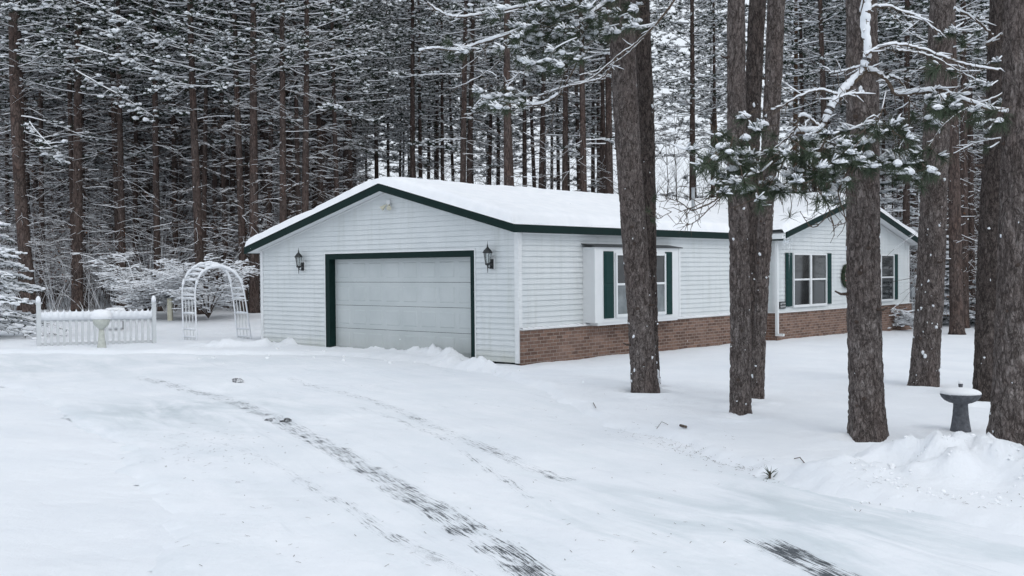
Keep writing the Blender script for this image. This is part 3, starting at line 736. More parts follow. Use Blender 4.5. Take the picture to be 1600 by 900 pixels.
# ------------------------------------------------------------------ foreground pines
def pine_trunk(name, A, B, rA, rB, label, knots=7, flare=.25, snowp=30, seed=0, zlen=11.5):
    """A base point, B a point higher on the axis; continues to zlen metres"""
    rr = random.Random(seed); A = Vector(A); B = Vector(B); d = (B - A) / (B.z - A.z)
    T_ = empty(name, (A.x, A.y, A.z - .0), 0, label, 'tree', 'big pines standing in the front yard')
    nz = 420; nt_ = 72; zz = np.concatenate([np.linspace(-.25, 5.2, nz), np.linspace(5.3, zlen, 30)])
    th = np.linspace(0, 2 * math.pi, nt_, endpoint=False)
    TH, ZZ = np.meshgrid(th, zz)
    hB = B.z - A.z
    rad = rA + (rB - rA) * (ZZ / hB); rad = np.maximum(rad, rB * .35)
    rad = rad * (1 + flare * np.exp(-np.maximum(ZZ, 0) / .22) * (1 + .35 * np.sin(TH * 3 + seed) + .2 * np.sin(TH * 5 + seed * 2)) * .5)
    cx, cy = np.cos(TH), np.sin(TH)
    rough = fbm(cx * 2.2 + seed, cy * 2.2, ZZ * 1.2, 3)
    plates = np.abs(fbm(cx * rA * 22 + seed * 3, cy * rA * 22, ZZ * 6.0, 3, .6))
    rad = rad * (1 + .03 * rough) + .022 * np.clip(plates, 0, .7) - .009 + .004 * fbm(cx * 14, cy * 14, ZZ * 30, 2)
    wob = .02
    Xp = d.x * ZZ + wob * np.sin(ZZ * .9 + seed) + rad * cx; Yp = d.y * ZZ + wob * np.cos(ZZ * .7 + seed) - wob + rad * cy
    n0 = len(zz); co = np.stack([Xp, Yp, ZZ], -1).reshape(-1, 3)
    idx = np.arange(n0 * nt_).reshape(n0, nt_); nx = np.roll(idx, -1, 1)
    q = np.stack([idx[:-1], nx[:-1], nx[1:], idx[1:]], -1).reshape(-1, 4)
    me = bpy.data.meshes.new('trunk'); me.vertices.add(len(co)); me.vertices.foreach_set('co', co.ravel().astype(np.float32))
    me.loops.add(q.size); me.loops.foreach_set('vertex_index', q.ravel().astype(np.int32)); me.polygons.add(len(q)); me.polygons.foreach_set('loop_start', (np.arange(len(q)) * 4).astype(np.int32))
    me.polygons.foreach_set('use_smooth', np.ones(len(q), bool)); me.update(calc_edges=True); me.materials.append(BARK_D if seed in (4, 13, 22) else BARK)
    o = bpy.data.objects.new('trunk', me); COL.objects.link(o); o.parent = T_
    def surf(z, a, off=0):
        i = min(range(nz), key=lambda k: abs(zz[k] - z)); j = int(a / (2 * math.pi) * nt_) % nt_
        p = Vector(co[i * nt_ + j]); ax = Vector((d.x * z, d.y * z, z)); n = (p - ax); n.z = 0; n.normalize()
        return p + n * off, n
    cam_a = math.atan2(-A.y, -A.x)
    mb = MB()
    for k in range(knots):
        z = rr.uniform(.4, 5); a = (cam_a + rr.uniform(-1.2, 1.2)) % (2 * math.pi); p, n = surf(z, a, -.01)
        L = rr.uniform(.015, .05) if rr.random() < .8 else rr.uniform(.08, .2)
        mb.tube([p, p + n * L * .6, p + n * L + Vector((0, 0, L * .2))], [.022, .015, .009], 7)
        mb.tube([p - n * .004, p + n * .012], [.034, .022], 9)
        mb.build('branch_stub', TWIG, T_); mb = MB()
    if snowp:
        mb = MB()
        for k in range(snowp):
            z = rr.uniform(.05, 4.9) if rr.random() < .6 else rr.uniform(.05, 2); a = (cam_a + rr.uniform(-1.7, 1.7)) % (2 * math.pi); p, n = surf(z, a, .0)
            mb.blob(p, rr.choice((.006, .009, .012, .022)), 0, rr.uniform(.7, 2.2), .45)
        tag(mb.build('snow_fleck', SNOW_B, T_, True), kind='stuff')
    T_['_'] = 0; del T_['_']
    return T_, d, surf
LB = ['tall pine trunk in front of the bay window, the thicker of that leaning pair', 'slimmer pine trunk close behind the thick one before the bay window',
      'straight pine trunk nearest the camera in the cluster before the brick wall', 'leaning pine trunk on the right side of the three-trunk cluster before the house',
      'half-hidden pine trunk in the middle of the three-trunk cluster', 'thick cracked pine trunk directly before the wreath and right-hand windows',
      'pine trunk with scattered snow flecks left of the grey birdbath', 'large pine trunk directly behind the grey birdbath', 'thickest and nearest pine trunk at the right edge by the snow bank']
TREES = []
for i, ((bp, bw, tx, tw)) in enumerate(NEAR):
    g0 = gplane(*bp); z0 = gz(g0[0], g0[1]); g0 = gplane(bp[0], bp[1], z0)
    rA = bw * g0[1] / F_PX / 2
    yb = g0[1] + rA                      # pixel is at the front of the trunk's foot
    A = Vector((g0[0] * yb / g0[1], yb, z0)); B = at(tx, 0, yb); rB = tw * yb / F_PX / 2
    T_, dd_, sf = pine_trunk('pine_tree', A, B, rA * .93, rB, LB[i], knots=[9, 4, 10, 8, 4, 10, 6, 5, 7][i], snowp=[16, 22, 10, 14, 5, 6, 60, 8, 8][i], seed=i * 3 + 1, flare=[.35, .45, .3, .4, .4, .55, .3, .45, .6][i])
    TREES.append((T_, A, dd_, rA, rB))
# snow packed in the fork at the foot of the pair
A0 = TREES[0][1]; A1 = TREES[1][1]
mb = MB()
for k in range(46):
    t = rnd.random() ** 1.3; z = t * 1.1; px = 1029 - t * 16 + rnd.uniform(-4, 4) * (1 - t * .6); p = at(px, 608 - t * 112, A0.y + .22)
    mb.blob((p.x, p.y, p.z), rnd.uniform(.015, .045) * (1.1 - .6 * t), 0, 1.4, .35)
o = mb.build('trunk_snow', SNOW_B, TREES[0][0], True); o.location = -A0

# sprays of long needles with snow caught in them
def tuft(mb, ms, c, d, n=70, L=.13, w=.0026, snow=.8, rr=rnd, spread=1.0):
    c = Vector(c); d = Vector(d).normalized(); a = d.orthogonal().normalized(); b = d.cross(a)
    loaded = rr.random() < snow; hv = rr.uniform(.6, 1.2); m0 = ms
    for k in range(n):
        th = rr.random() * 6.283; sp = rr.random() ** .6 * 1.3 * spread
        dr = (d * math.cos(sp) + (a * math.cos(th) + b * math.sin(th)) * math.sin(sp)).normalized()
        l = L * rr.uniform(.7, 1.1); base = c + d * rr.uniform(-.06, .03)
        s = dr.cross(Vector((rr.uniform(-1, 1), rr.uniform(-1, 1), rr.uniform(-1, 1)))); s.normalize(); s *= w
        mid = base + dr * l * .55; tip = base + dr * l + Vector((0, 0, -.012 * rr.random()))
        mb.add([base - s, base + s, mid + s, mid - s, tip], [(0, 1, 2, 3), (3, 2, 4)], 0)
        if loaded and dr.z > -.15 and rr.random() < hv * .42:      # snow lying along the needles
            sv = dr.cross(Vector((0, 0, 1))); sv = sv.normalized() if sv.length > .01 else Vector((1, 0, 0))
            ww = rr.uniform(.007, .015) * L / .12; hh = rr.uniform(.010, .022) * L / .12; t0, t1 = rr.uniform(.02, .2), rr.uniform(.45, .85)
            P = [base + dr * l * (t0 + (t1 - t0) * q) + Vector((0, 0, .004)) for q in (0, .35, .75, 1)]; vs = []
            for q, kk_ in zip(P, (.4, 1, .9, .25)): vs += [q - sv * ww * kk_, q - sv * ww * .5 * kk_ + Vector((0, 0, hh * kk_)), q + sv * ww * .5 * kk_ + Vector((0, 0, hh * kk_)), q + sv * ww * kk_]
            mb.add(vs, [(r * 4 + e_, r * 4 + e_ + 1, r * 4 + e_ + 5, r * 4 + e_ + 4) for r in range(3) for e_ in range(3)] + [(12, 13, 14, 15), (3, 2, 1, 0)], 1)
    if loaded and rr.random() < .8:
        blob3(mb, c + Vector((rr.uniform(-.02, .02), rr.uniform(-.02, .02), .022)), rr.uniform(.026, .058) * L / .12, rr.uniform(.018, .034) * L / .12, rr, m=1)
def blob3(mb, c, rx_, rz_, rr=rnd, n=8, m=0):
    rings = [(-.9, .35), (-.3, .95), (.25, .9), (.75, .5)]
    vs = []; e1 = rr.uniform(.7, 1.2); ph = rr.random() * 6
    for z, r in rings:
        for k in range(n):
            a = 6.283 * k / n; j = 1 + .16 * math.sin(a * 2 + ph) + rr.uniform(-.10, .10)
            vs.append((c[0] + rx_ * r * j * math.cos(a), c[1] + rx_ * e1 * r * j * math.sin(a), c[2] + z * rz_ + rr.uniform(-.08, .08) * rz_))
    vs.append((c[0], c[1], c[2] + rz_)); fs = [(i * n + k, i * n + (k + 1) % n, (i + 1) * n + (k + 1) % n, (i + 1) * n + k) for i in range(3) for k in range(n)]
    fs += [(3 * n + k, 3 * n + (k + 1) % n, 4 * n) for k in range(n)]; fs.append(tuple(range(n - 1, -1, -1))); mb.add(vs, fs, m)
def curve(P, n=8, jit=0, rr=rnd):
    P = [Vector(p) for p in P]; out = []
    Q = [P[0]] + P + [P[-1]]
    for i in range(1, len(Q) - 2):
        for k in range(n):
            t = k / n; p0, p1, p2, p3 = Q[i - 1], Q[i], Q[i + 1], Q[i + 2]
            v = .5 * ((2 * p1) + (p2 - p0) * t + (2 * p0 - 5 * p1 + 4 * p2 - p3) * t * t + (3 * p1 - p0 - 3 * p2 + p3) * t ** 3)
            out.append(v + Vector((rr.uniform(-jit, jit), rr.uniform(-jit, jit), rr.uniform(-jit, jit))))
    out.append(P[-1]); return out
class Spray:
    k = 1.0
    def __init__(s, tree, idx): s.l = MB(); s.s = MB(); s.n = MB(); s.ns = MB(); s.tree = tree; s.A = TREES[idx][1]
    def limb(s, P, r0, r1, snow=1.0, jit=.006, sub=8):
        pts = curve(P, sub, jit); K = len(pts)
        rad = [r0 + (r1 - r0) * i / (K - 1) for i in range(K)]
        rad = [r * (1 + .12 * math.sin(i * 2.1)) for i, r in enumerate(rad)]
        s.l.tube(pts, rad, 8)
        if snow > 0:
            sp = []; sr = []
            for i, (p, r) in enumerate(zip(pts, rad)):
                tz = abs((pts[min(i + 1, K - 1)] - pts[max(i - 1, 0)]).normalized().z); fl = 1 if r0 > .03 else max(.12, 1 - 1.05 * tz ** 2); sc_ = snow * .78 * fl
                q = p + Vector((0, 0, r * .55 + .011 * sc_)); sp.append(q); sr.append((r * .8 * fl + .011 * sc_) * (1 + .13 * math.sin(i * .45 + r0 * 99) + .08 * math.sin(i * .21 + r0 * 50) + rnd.uniform(-.05, .05)))
            s.s.tube(sp, sr, 9, 0, True, 1.0, .9)
        for i in range(1, K - 1):
            for q_ in range(rnd.choice((0, 1, 1))):
                t = (pts[i + 1] - pts[i - 1]).normalized(); d = (t * rnd.uniform(.1, .9) + Vector((rnd.gauss(0, .6), rnd.gauss(0, .6), rnd.gauss(0, .6)))).normalized(); L = rnd.uniform(.06, .26)
                a = pts[i]; m_ = a + d * L * .5 + Vector((0, 0, rnd.uniform(-.02, .02))); e_ = m_ + (d + Vector((rnd.uniform(-.4, .4), rnd.uniform(-.4, .4), rnd.uniform(-.4, .4)))).normalized() * L * .5
                s.l.tube([a, m_, e_], [.0045, .0035, .002], 5)
                if snow > .4 and abs(d.z) < .5 and rnd.random() < .6: s.s.tube([a + Vector((0, 0, .006)), m_ + Vector((0, 0, .009)), e_ + Vector((0, 0, .005))], [.006, .009, .003], 6)
        return pts
    def twig(s, p, d, L, r=.004, snow=.5, tufts=1, kink=.2):
        p = Vector(p); d = Vector(d).normalized(); pts = [p]
        for k in range(4):
            d = (d + Vector((rnd.uniform(-kink, kink), rnd.uniform(-kink, kink), rnd.uniform(-kink, kink)))).normalized(); pts.append(pts[-1] + d * L / 4)
        s.l.tube(pts, [r, r * .9, r * .8, r * .7, r * .6], 6)
        if rnd.random() < snow and abs(d.z) < .55: s.s.tube([q + Vector((0, 0, r + .004)) for q in pts], [r + .003, r + .006, r + .007, r + .006, r], 7)
        if tufts: tuft(s.n, s.ns, pts[-1], d + Vector((0, 0, .1)), L=.13 * s.k, snow=.85)
        if tufts > 1: tuft(s.n, s.ns, pts[2], d + Vector((rnd.uniform(-.6, .6), rnd.uniform(-.6, .6), .2)), n=24, snow=.5)
        return pts[-1], d
    def build(s):
        for nm, m, mt, sm in (('limb', s.l, LIMB, True), ('limb_snow', s.s, SNOW_B, True), ('needles', s.n, [NEEDLE, SNOW_B], False)):
            if m.v:
                o = m.build(nm, mt, s.tree, sm); o.location = -s.A
                if nm != 'limb': o['kind'] = 'stuff'
def P_(L, depth, wob=.15):
    out = []
    for i, p in enumerate(L):
        dz = p[2] if len(p) > 2 else 0
        out.append(at(p[0], p[1], depth + dz))
    return out
# A: snow laden contorted limb of the thick pine before the wreath
sp = Spray(TREES[5][0], 5); sp.k = 1.15; A = TREES[5][1]; DA = A.y - 1.5
top = A + TREES[5][2] * 4.9
main = sp.limb([top, at(1368, -60, DA + .6)] + P_([(1357, 0), (1352, 45), (1356, 85), (1348, 112), (1330, 132), (1312, 152), (1295, 178), (1283, 203), (1266, 208), (1245, 206)], DA), .040, .020, 2.3)
sp.limb(P_([(1283, 200), (1292, 212), (1288, 232)], DA), .016, .008, 2.0)
sp.limb(P_([(1283, 203), (1268, 187), (1250, 183), (1243, 200)], DA), .014, .008, 1.8)
sp.limb(P_([(1346, 113), (1362, 112), (1385, 126), (1400, 147), (1425, 146), (1455, 143), (1470, 140), (1500, 155), (1550, 172), (1600, 178), (1640, 176)], DA + .1), .022, .012, 1.9)
sp.limb(P_([(1390, 118), (1408, 128), (1421, 152)], DA + .1), .010, .006, 1.2)
sp.limb(P_([(1353, 85), (1372, 76), (1400, 70), (1440, 77), (1480, 92), (1520, 104), (1560, 110)], DA - .1), .014, .006, 1.0)
sp.limb(P_([(1400, 78), (1430, 82), (1460, 90), (1500, 112), (1530, 128)], DA - .1), .008, .004, .8)
sp.limb(P_([(1308, 148), (1280, 141), (1250, 150), (1225, 165), (1205, 172)], DA - .15), .010, .005, .9)
sp.limb(P_([(1300, 158), (1325, 148), (1350, 146)], DA - .2), .008, .004, .9)
sp.limb(P_([(1345, 103), (1322, 110), (1295, 115)], DA), .008, .003, .8)
sp.limb(P_([(1356, 20), (1362, 12), (1385, 10), (1410, 18), (1440, 30), (1470, 52)], DA), .012, .006, 1.1)
sp.limb(P_([(1490, 14), (1520, 28), (1548, 52), (1552, 58)], DA + .8), .014, .010, 1.0)
sp.limb(P_([(1542, 70), (1565, 55), (1585, 48)], DA + .6), .018, .012, 1.0)
# hanging twig tangle with needle tufts
for (cx, cy, wx, wy, n) in [(1250, 235, 34, 30, 14), (1140, 225, 30, 26, 12), (1185, 205, 22, 22, 5), (1130, 262, 40, 30, 13), (1210, 268, 40, 26, 11), (1325, 205, 28, 18, 7), (1352, 255, 34, 26, 11), (1400, 245, 34, 30, 12), (1435, 262, 26, 18, 7), (1375, 205, 30, 16, 5), (1478, 160, 24, 16, 9), (1460, 178, 20, 10, 4), (1535, 168, 16, 14, 3), (1570, 185, 18, 12, 3), (1470, 105, 12, 10, 3), (1290, 255, 30, 18, 8), (1300, 290, 60, 20, 6), (1170, 285, 50, 20, 9)]:
    for k in range(n):
        px, py = rnd.gauss(cx, wx * .6), rnd.gauss(cy, wy * .6); dz = rnd.uniform(-.45, .4)
        src = at(px + rnd.uniform(-25, 25), py - rnd.uniform(4, 22), DA + dz); q = at(px, py, DA + dz)
        dv = q - src + Vector((0, rnd.uniform(-.05, .05), 0)); L = dv.length * 1.1 + .05
        sp.twig(src, dv, L, .0045, .25, 1 if rnd.random() < .75 else 2)
        if rnd.random() < .45: q2 = q + Vector((rnd.uniform(-.12, .12), rnd.uniform(-.2, .2), rnd.uniform(-.14, .0))); tuft(sp.n, sp.ns, q2, (rnd.uniform(-1, 1), rnd.uniform(-1, 1), -.1), n=60, snow=.12, spread=1.2); sp.l.tube([src, q2], .003, 5)
for P in ([(1262, 208), (1235, 235), (1190, 265), (1130, 290), (1095, 318), (1060, 332)], [(1240, 206), (1205, 235), (1160, 250), (1120, 235)], [(1266, 215), (1270, 250), (1255, 285), (1262, 318)], [(1290, 220), (1330, 235), (1370, 262), (1415, 270)], [(1385, 140), (1372, 190), (1352, 225), (1340, 262)], [(1420, 150), (1418, 200), (1405, 240), (1430, 265)],
          [(1290, 220), (1270, 260), (1282, 300), (1295, 330), (1270, 355), (1250, 330)], [(1330, 260), (1310, 300), (1322, 345), (1300, 352)], [(1230, 240), (1215, 280), (1222, 320)], [(1170, 262), (1185, 300), (1150, 325)]):
    sp.limb(P_([(a, b, rnd.uniform(-.2, .2)) for a, b in P], DA), .009, .0035, 0 if P[-1][1] > 280 else .5)
for (px, py) in [(1234, 340), (1275, 330), (1190, 300), (1240, 300), (1320, 315), (1110, 300)]:
    q = at(px, py, DA - .1); tuft(sp.n, sp.ns, q, (0, -.3, -.1), n=26, L=.14, snow=0, spread=1.25); sp.l.tube([q, q + Vector((.02, 0, .12)), q + Vector((.0, 0, .3))], .004, 6)
sp.build()
# B: boughs of the leaning pair reaching left over the roof, with heavy snow
sp = Spray(TREES[0][0], 0); sp.k = 1.35; DB = TREES[0][1].y - 1.2; A = TREES[0][1]; ax = TREES[0][2]
for P, r, sn in [([(1000, -70), (960, -40), (900, -10), (850, 3), (800, 14), (750, 23), (715, 27), (690, 20), (668, 5)], .022, 1.5),
                 ([(930, -50), (880, 0), (840, 35), (790, 55), (750, 68), (715, 78), (680, 76), (655, 80)], .020, 1.9),
                 ([(1065, -20), (1040, 20), (1000, 62), (965, 88), (925, 122), (890, 133), (850, 145)], .018, .9),
                 ([(965, 88), (945, 118), (920, 128), (880, 137), (840, 150)], .012, .8),
                 ([(925, 20), (915, 50), (905, 90), (885, 130), (872, 148), (850, 162), (825, 168)], .014, .7),
                 ([(1005, 60), (975, 88), (940, 108), (905, 118)], .010, .9),
                 ([(872, 148), (845, 163), (810, 163), (780, 157), (750, 152)], .014, 2.4),
                 ([(825, 120), (812, 115), (800, 128), (790, 135)], .008, 1.6),
                 ([(760, 70), (745, 90), (720, 108)], .006, .5), ([(800, 55), (780, 95), (740, 125), (700, 140)], .006, .5), ([(905, 90), (880, 120), (860, 195), (830, 235)], .006, .2)]:
    sp.limb(P_([(a, b, rnd.uniform(-.1, .1)) for a, b in P], DB), r, r * .35, sn)
# carry the boughs back to the trunk above the frame
for q in ((1000, -70), (930, -50), (1065, -20), (925, 20)):
    b0 = at(q[0], q[1], DB); t0 = A + ax * (b0.z - A.z + .5); sp.limb([t0, t0.lerp(b0, .5) + Vector((0, 0, .05)), b0], .032, .022, 1.2)
for (cx, cy, wx, wy, n) in [(880, 12, 40, 20, 26), (845, 38, 34, 22, 24), (905, 48, 34, 24, 14), (935, 20, 26, 24, 10), (815, 62, 16, 10, 6), (835, 88, 26, 16, 7), (895, 75, 24, 16, 8), (985, 20, 22, 20, 6), (1000, 38, 16, 10, 4), (965, 50, 12, 8, 3), (790, 150, 34, 10, 9), (765, 165, 18, 8, 4), (870, 100, 30, 20, 6), (960, -5, 40, 10, 6), (800, 20, 30, 14, 4), (720, 80, 30, 8, 4)]:
    for k in range(n):
        px, py = rnd.gauss(cx, wx * .6), rnd.gauss(cy, wy * .6); dz = rnd.uniform(-.5, .5)
        src = at(px + rnd.uniform(0, 30), py - rnd.uniform(2, 16), DB + dz); q = at(px, py, DB + dz); dv = q - src + Vector((-.03, rnd.uniform(-.05, .05), 0))
        sp.twig(src, dv, dv.length * 1.1 + .06, .0045, .35, 1 if rnd.random() < .7 else 2)
sp.build()
# C: bare lower twig and small tufts on the left side of the cluster in front of the roof
sp = Spray(TREES[2][0], 2); DC = TREES[2][1].y - .3
sp.limb(P_([(1145, 290), (1125, 308), (1100, 322), (1080, 328), (1066, 318), (1050, 312), (1030, 315)], DC), .012, .004, 0)
sp.limb(P_([(1125, 310), (1100, 335), (1080, 350), (1068, 345)], DC), .008, .003, 0)
sp.limb(P_([(1072, 328), (1075, 350), (1060, 345)], DC), .004, .002, 0); sp.limb(P_([(1050, 330), (1028, 342), (1022, 330)], DC), .005, .002, 0)
sp.build()
sp = Spray(TREES[0][0], 0); DD = TREES[0][1].y - .25
for (px, py) in [(1012, 330), (1020, 345), (1022, 310)]:
    q = at(px, py, DD); tuft(sp.n, sp.ns, q, (.3, -.4, .1), n=40, L=.13, snow=.1); sp.l.tube([q, q + Vector((.0, .25, .05))], .005, 6)
sp.build()
# E: right edge boughs with snow between the two right trunks
sp = Spray(TREES[7][0], 7); DE = TREES[7][1].y - 1.0
for (cx, cy, n) in [(1500, 60, 4), (1470, 50, 4), (1530, 85, 3), (1560, 150, 3), (1530, 215, 4), (1570, 200, 3), (1545, 165, 4)]:
    for k in range(n):
        px, py = rnd.gauss(cx, 14), rnd.gauss(cy, 10); src = at(px + 20, py - 8, DE + .2); q = at(px, py, DE); sp.twig(src, q - src, .25, .005, .8, 1)
sp.limb(P_([(1600, 120), (1560, 150), (1520, 165), (1480, 190), (1450, 230)], DE + .2), .014, .004, .9)
sp.limb(P_([(1610, 200), (1570, 215), (1530, 222), (1490, 240)], DE + .2), .010, .004, .8)
sp.build()

# ------------------------------------------------------------------ forest pines
def branch_pts(p, az, L, rise, n=5, droop=.1, wig=.06):
    pts = [Vector(p)]; a = az
    for k in range(1, n + 1):
        t = k / n; a += rnd.uniform(-wig, wig) * 3
        st = L / n; pts.append(pts[-1] + Vector((math.cos(a) * st, math.sin(a) * st, st * (rise - droop * 2 * (t - .5) + rnd.uniform(-wig, wig)))))
    return pts
def far_tuft(mb, c, r, nn, snowf):
    for k in range(nn):
        th = rnd.random() * 6.283; ph = rnd.uniform(-.5, 1.1); d = Vector((math.cos(th) * math.cos(ph), math.sin(th) * math.cos(ph), math.sin(ph)))
        s = d.cross(Vector((rnd.uniform(-1, 1), rnd.uniform(-1, 1), rnd.uniform(-1, 1)))).normalized() * r * .11
        l = r * rnd.uniform(.7, 1.2); mb.add([c - s, c + s, c + d * l], [(0, 1, 2)], 0)
    if rnd.random() < snowf:
        for q in range(rnd.choice((1, 2))): mb.blob((c.x + rnd.uniform(-.3, .3) * r, c.y + rnd.uniform(-.3, .3) * r, c.z + r * .15), r * rnd.uniform(.22, .5), 1, .5, .4)
def make_pine(H=21, r0=.16, dead0=1.6, crown0=10, orange=False, dens=1.0):
    trunk = MB(); zs = [0, .15, .5, 1.5, 3, 5, 7, 9, 11, 13, 15, 17, 19, H]
    bx_, by_ = rnd.uniform(-.25, .25), rnd.uniform(-.25, .25); ph = rnd.random() * 6
    axis = lambda z: Vector((bx_ * math.sin(z / H * 2.5 + ph) - bx_ * math.sin(ph), by_ * math.sin(z / H * 3 + ph) - by_ * math.sin(ph), z))
    trunk.tube([axis(z) for z in zs], [r0 * (1.35 if z == 0 else 1.1 if z < .2 else (1 - .75 * z / H)) for z in zs], 12)
    br = MB(); z = dead0
    while z < crown0 + 1.5:
        n = rnd.choice((2, 3, 3, 4, 4)); a0 = rnd.random() * 6.28
        for k in range(max(1, int(n * dens * .85 + rnd.random()))):
            az = a0 + k * 6.28 / n + rnd.uniform(-.4, .4); L = rnd.uniform(.6, 2.3) * (1 + .25 * (z > 6)); rise = rnd.gauss(-.08, .26) + .02 * (z - 5)
            pts = branch_pts(axis(z + rnd.uniform(-.1, .1)), az, L, rise, 6, rnd.uniform(-.2, .32), .10); br.snowy(pts, rnd.uniform(.006, .011), rnd.uniform(.005, .016), jit=.5, bare=.42)
            for t in range(rnd.choice((2, 3, 4, 5))):
                i = rnd.choice((2, 3, 4)); q = branch_pts(pts[i], az + rnd.choice((-1, 1)) * rnd.uniform(.4, 1.1), L * rnd.uniform(.2, .5), rise + rnd.uniform(-.4, .3), 3, .2, .15); br.snowy(q, .0045, rnd.uniform(.004, .011), jit=.4, bare=.45)
        z += rnd.uniform(.28, .64)
    cr = MB()
    for q_ in range(rnd.choice((0, 2, 4))):
        az = rnd.random() * 6.28; zb_ = rnd.uniform(5.5, crown0 + 1); pts = branch_pts(axis(zb_), az, rnd.uniform(1.6, 3.0), rnd.uniform(-.35, .1), 6, rnd.uniform(-.1, .3), .10); br.snowy(pts, .016, .036, jit=.4)
        for i in range(2, 7):
            for q in range(3):
                side = az + rnd.choice((-1, 1)) * rnd.uniform(.2, 1.1); l = rnd.uniform(.12, .5); e_ = pts[i] + Vector((math.cos(side) * l, math.sin(side) * l, rnd.uniform(-.14, .08)))
                br.snowy([pts[i], (pts[i] + e_) / 2, e_], .007, .02)
                if rnd.random() < .7: far_tuft(cr, e_, rnd.uniform(.15, .26), 12, .95)
    z = crown0
    while z < H:
        n = rnd.choice((3, 4, 5)); a0 = rnd.random() * 6.28; f = (H - z) / (H - crown0)
        for k in range(n):
            az = a0 + k * 6.28 / n + rnd.uniform(-.4, .4); L = (.6 + 2.3 * f ** .7) * rnd.uniform(.7, 1.1); rise = rnd.uniform(-.1, .3) + .3 * (1 - f)
            pts = branch_pts(axis(z), az, L, rise, 6, -.15); br.snowy(pts, .016, .03, jit=.3)
            for i in range(2, 7):
                for q in range(2 if i < 5 else 3):
                    side = az + rnd.choice((-1, 1)) * rnd.uniform(.3, 1.2); l = rnd.uniform(.15, .55)
                    e_ = pts[i] + Vector((math.cos(side) * l, math.sin(side) * l, rnd.uniform(-.05, .15))); br.snowy([pts[i], (pts[i] + e_) / 2 + Vector((0, 0, .02)), e_], .006, .016)
                    far_tuft(cr, e_, rnd.uniform(.14, .22), 13, .8)
        z += rnd.uniform(.45, .7)
    return trunk, br, cr
VAR = []
protoc = []
for v in range(7):
    H = rnd.uniform(19, 22); VAR.append(make_pine(H, 1.0 * .155, rnd.uniform(1.3, 2.6), rnd.uniform(8.0, 10.5) + (2.2 if v >= 5 else 0), dens=(1.0 + .3 * (v % 3 == 0)) if v < 5 else .42))
VAR_M = []
def mesh_of(mb, name, mats, smooth=True):
    o = mb.build(name, mats, None, smooth); me = o.data; bpy.data.objects.remove(o); return me
for tr, br, cr in VAR:
    VAR_M.append((mesh_of(tr, 'trunk', BARK_F), mesh_of(br, 'branches', [TWIG, SNOW_B], False), mesh_of(cr, 'crown', [NEEDLE_F, SNOW_B], False)))
me_o = VAR_M[1][0].copy(); me_o.materials.clear(); me_o.materials.append(BARK_O)
G_L = ('slender snow-dusted pine in the dense woods left of the house', 'pines in the woods left of the house')
G_C = ('slender pine with snowy bare branches rising behind the snow-covered roof', 'pines in the woods behind the roof')
G_R = ('slender snowy pine in the woods beyond the right end of the house', 'pines in the woods right of the house')
placed = []; NP = 0
def in_house(x, y, m=1.2):
    lx, ly = to_local(x, y); return -m - .5 < lx < 20 + m + .5 and -m - 1 < ly < W + m
def forest_pine(x, y, rs=1.0, hs=1.0, var=None, label=None, group=None, orange=False, tilt=None):
    global NP
    v = (rnd.randrange(5) if x / y * F_PX < -230 or x / y * F_PX > 560 else rnd.choice((5, 6, 5, 6, 1))) if var is None else var; z = gz(x, y) - .05
    px = 800 + F_PX * x / y
    lab = (G_L if px < 560 else G_C if px < 1235 else G_R)
    t = empty('forest_pine', (x, y, z), rnd.random() * 6.28, label or lab[0], 'tree', group or lab[1])
    t.rotation_euler = (rnd.gauss(0, .012), rnd.gauss(0, .012) + (tilt or 0), rnd.random() * 6.28 if not tilt else 0)
    for k, nm in enumerate(('trunk', 'branches', 'crown')):
        me = VAR_M[v][k]
        if orange and k == 0: me = me_o
        o = bpy.data.objects.new(nm, me); COL.objects.link(o); o.parent = t
        if k == 0: o.scale = (rs, rs, hs)
        else: o.scale = (hs, hs, hs)
    placed.append((x, y)); NP += 1
    return t
MAN = []
# trunks one can pick out in the photo: pixel x at mid height, width px
for px, w in [(45, 20), (118, 17), (190, 11), (213, 9), (245, 11), (268, 9), (312, 14), (342, 8), (380, 12), (395, 15), (441, 12), (473, 12), (494, 9), (519, 9), (548, 10), (556, 8), (588, 8), (606, 6), (643, 10), (653, 8), (668, 7), (680, 8), (720, 11), (739, 6), (795, 14), (805, 11), (821, 9), (839, 10), (851, 6), (880, 11), (912, 12), (926, 8), (937, 8), (956, 13), (1081, 11), (1092, 7), (1108, 8), (1127, 7), (1238, 10), (1260, 9), (1495, 20), (1507, 13), (1518, 11), (1300, 12), (1415, 12), (1545, 10)]:
    D_ = min(66, max(33, .285 * F_PX / w + rnd.uniform(-1, 1)))
    if px < 420: D_ = max(D_, 40 + (rnd.random() * 2))
    r = ray(px, 300); x, y = r[0] / r[1] * D_, D_
    while in_house(x, y): D_ += 1; x, y = r[0] / r[1] * D_, D_
    MAN.append(forest_pine(x, y, max(.55, w * D_ / F_PX / .285), 1.0, orange=(px in (1238, 1127))))
def fill(p0, p1, d0, d1, n, md=1.7, rs=(.6, 1.1), dpow=1.0):
    c = 0; tries = 0
    while c < n and tries < n * 60:
        tries += 1; px = rnd.uniform(p0, p1); D_ = d0 + (d1 - d0) * rnd.random() ** dpow; x, y = (px - 800) / F_PX * D_, D_
        if in_house(x, y, 2.0) or any((x - a) ** 2 + (y - b) ** 2 < md ** 2 for a, b in placed): continue
        if y < 42 and px < 420: continue
        forest_pine(x, y, rnd.uniform(*rs), rnd.uniform(.9, 1.08)); c += 1
fill(-60, 560, 42, 72, 128, 1.5, (.75, 1.15))
fill(560, 960, 46, 80, 25, 1.9, (.7, 1.1))
fill(960, 1240, 60, 80, 2, 3)
fill(1240, 1660, 36, 75, 45, 2)
fill(-60, 540, 72, 100, 32, 2.2, (.8, 1.2))
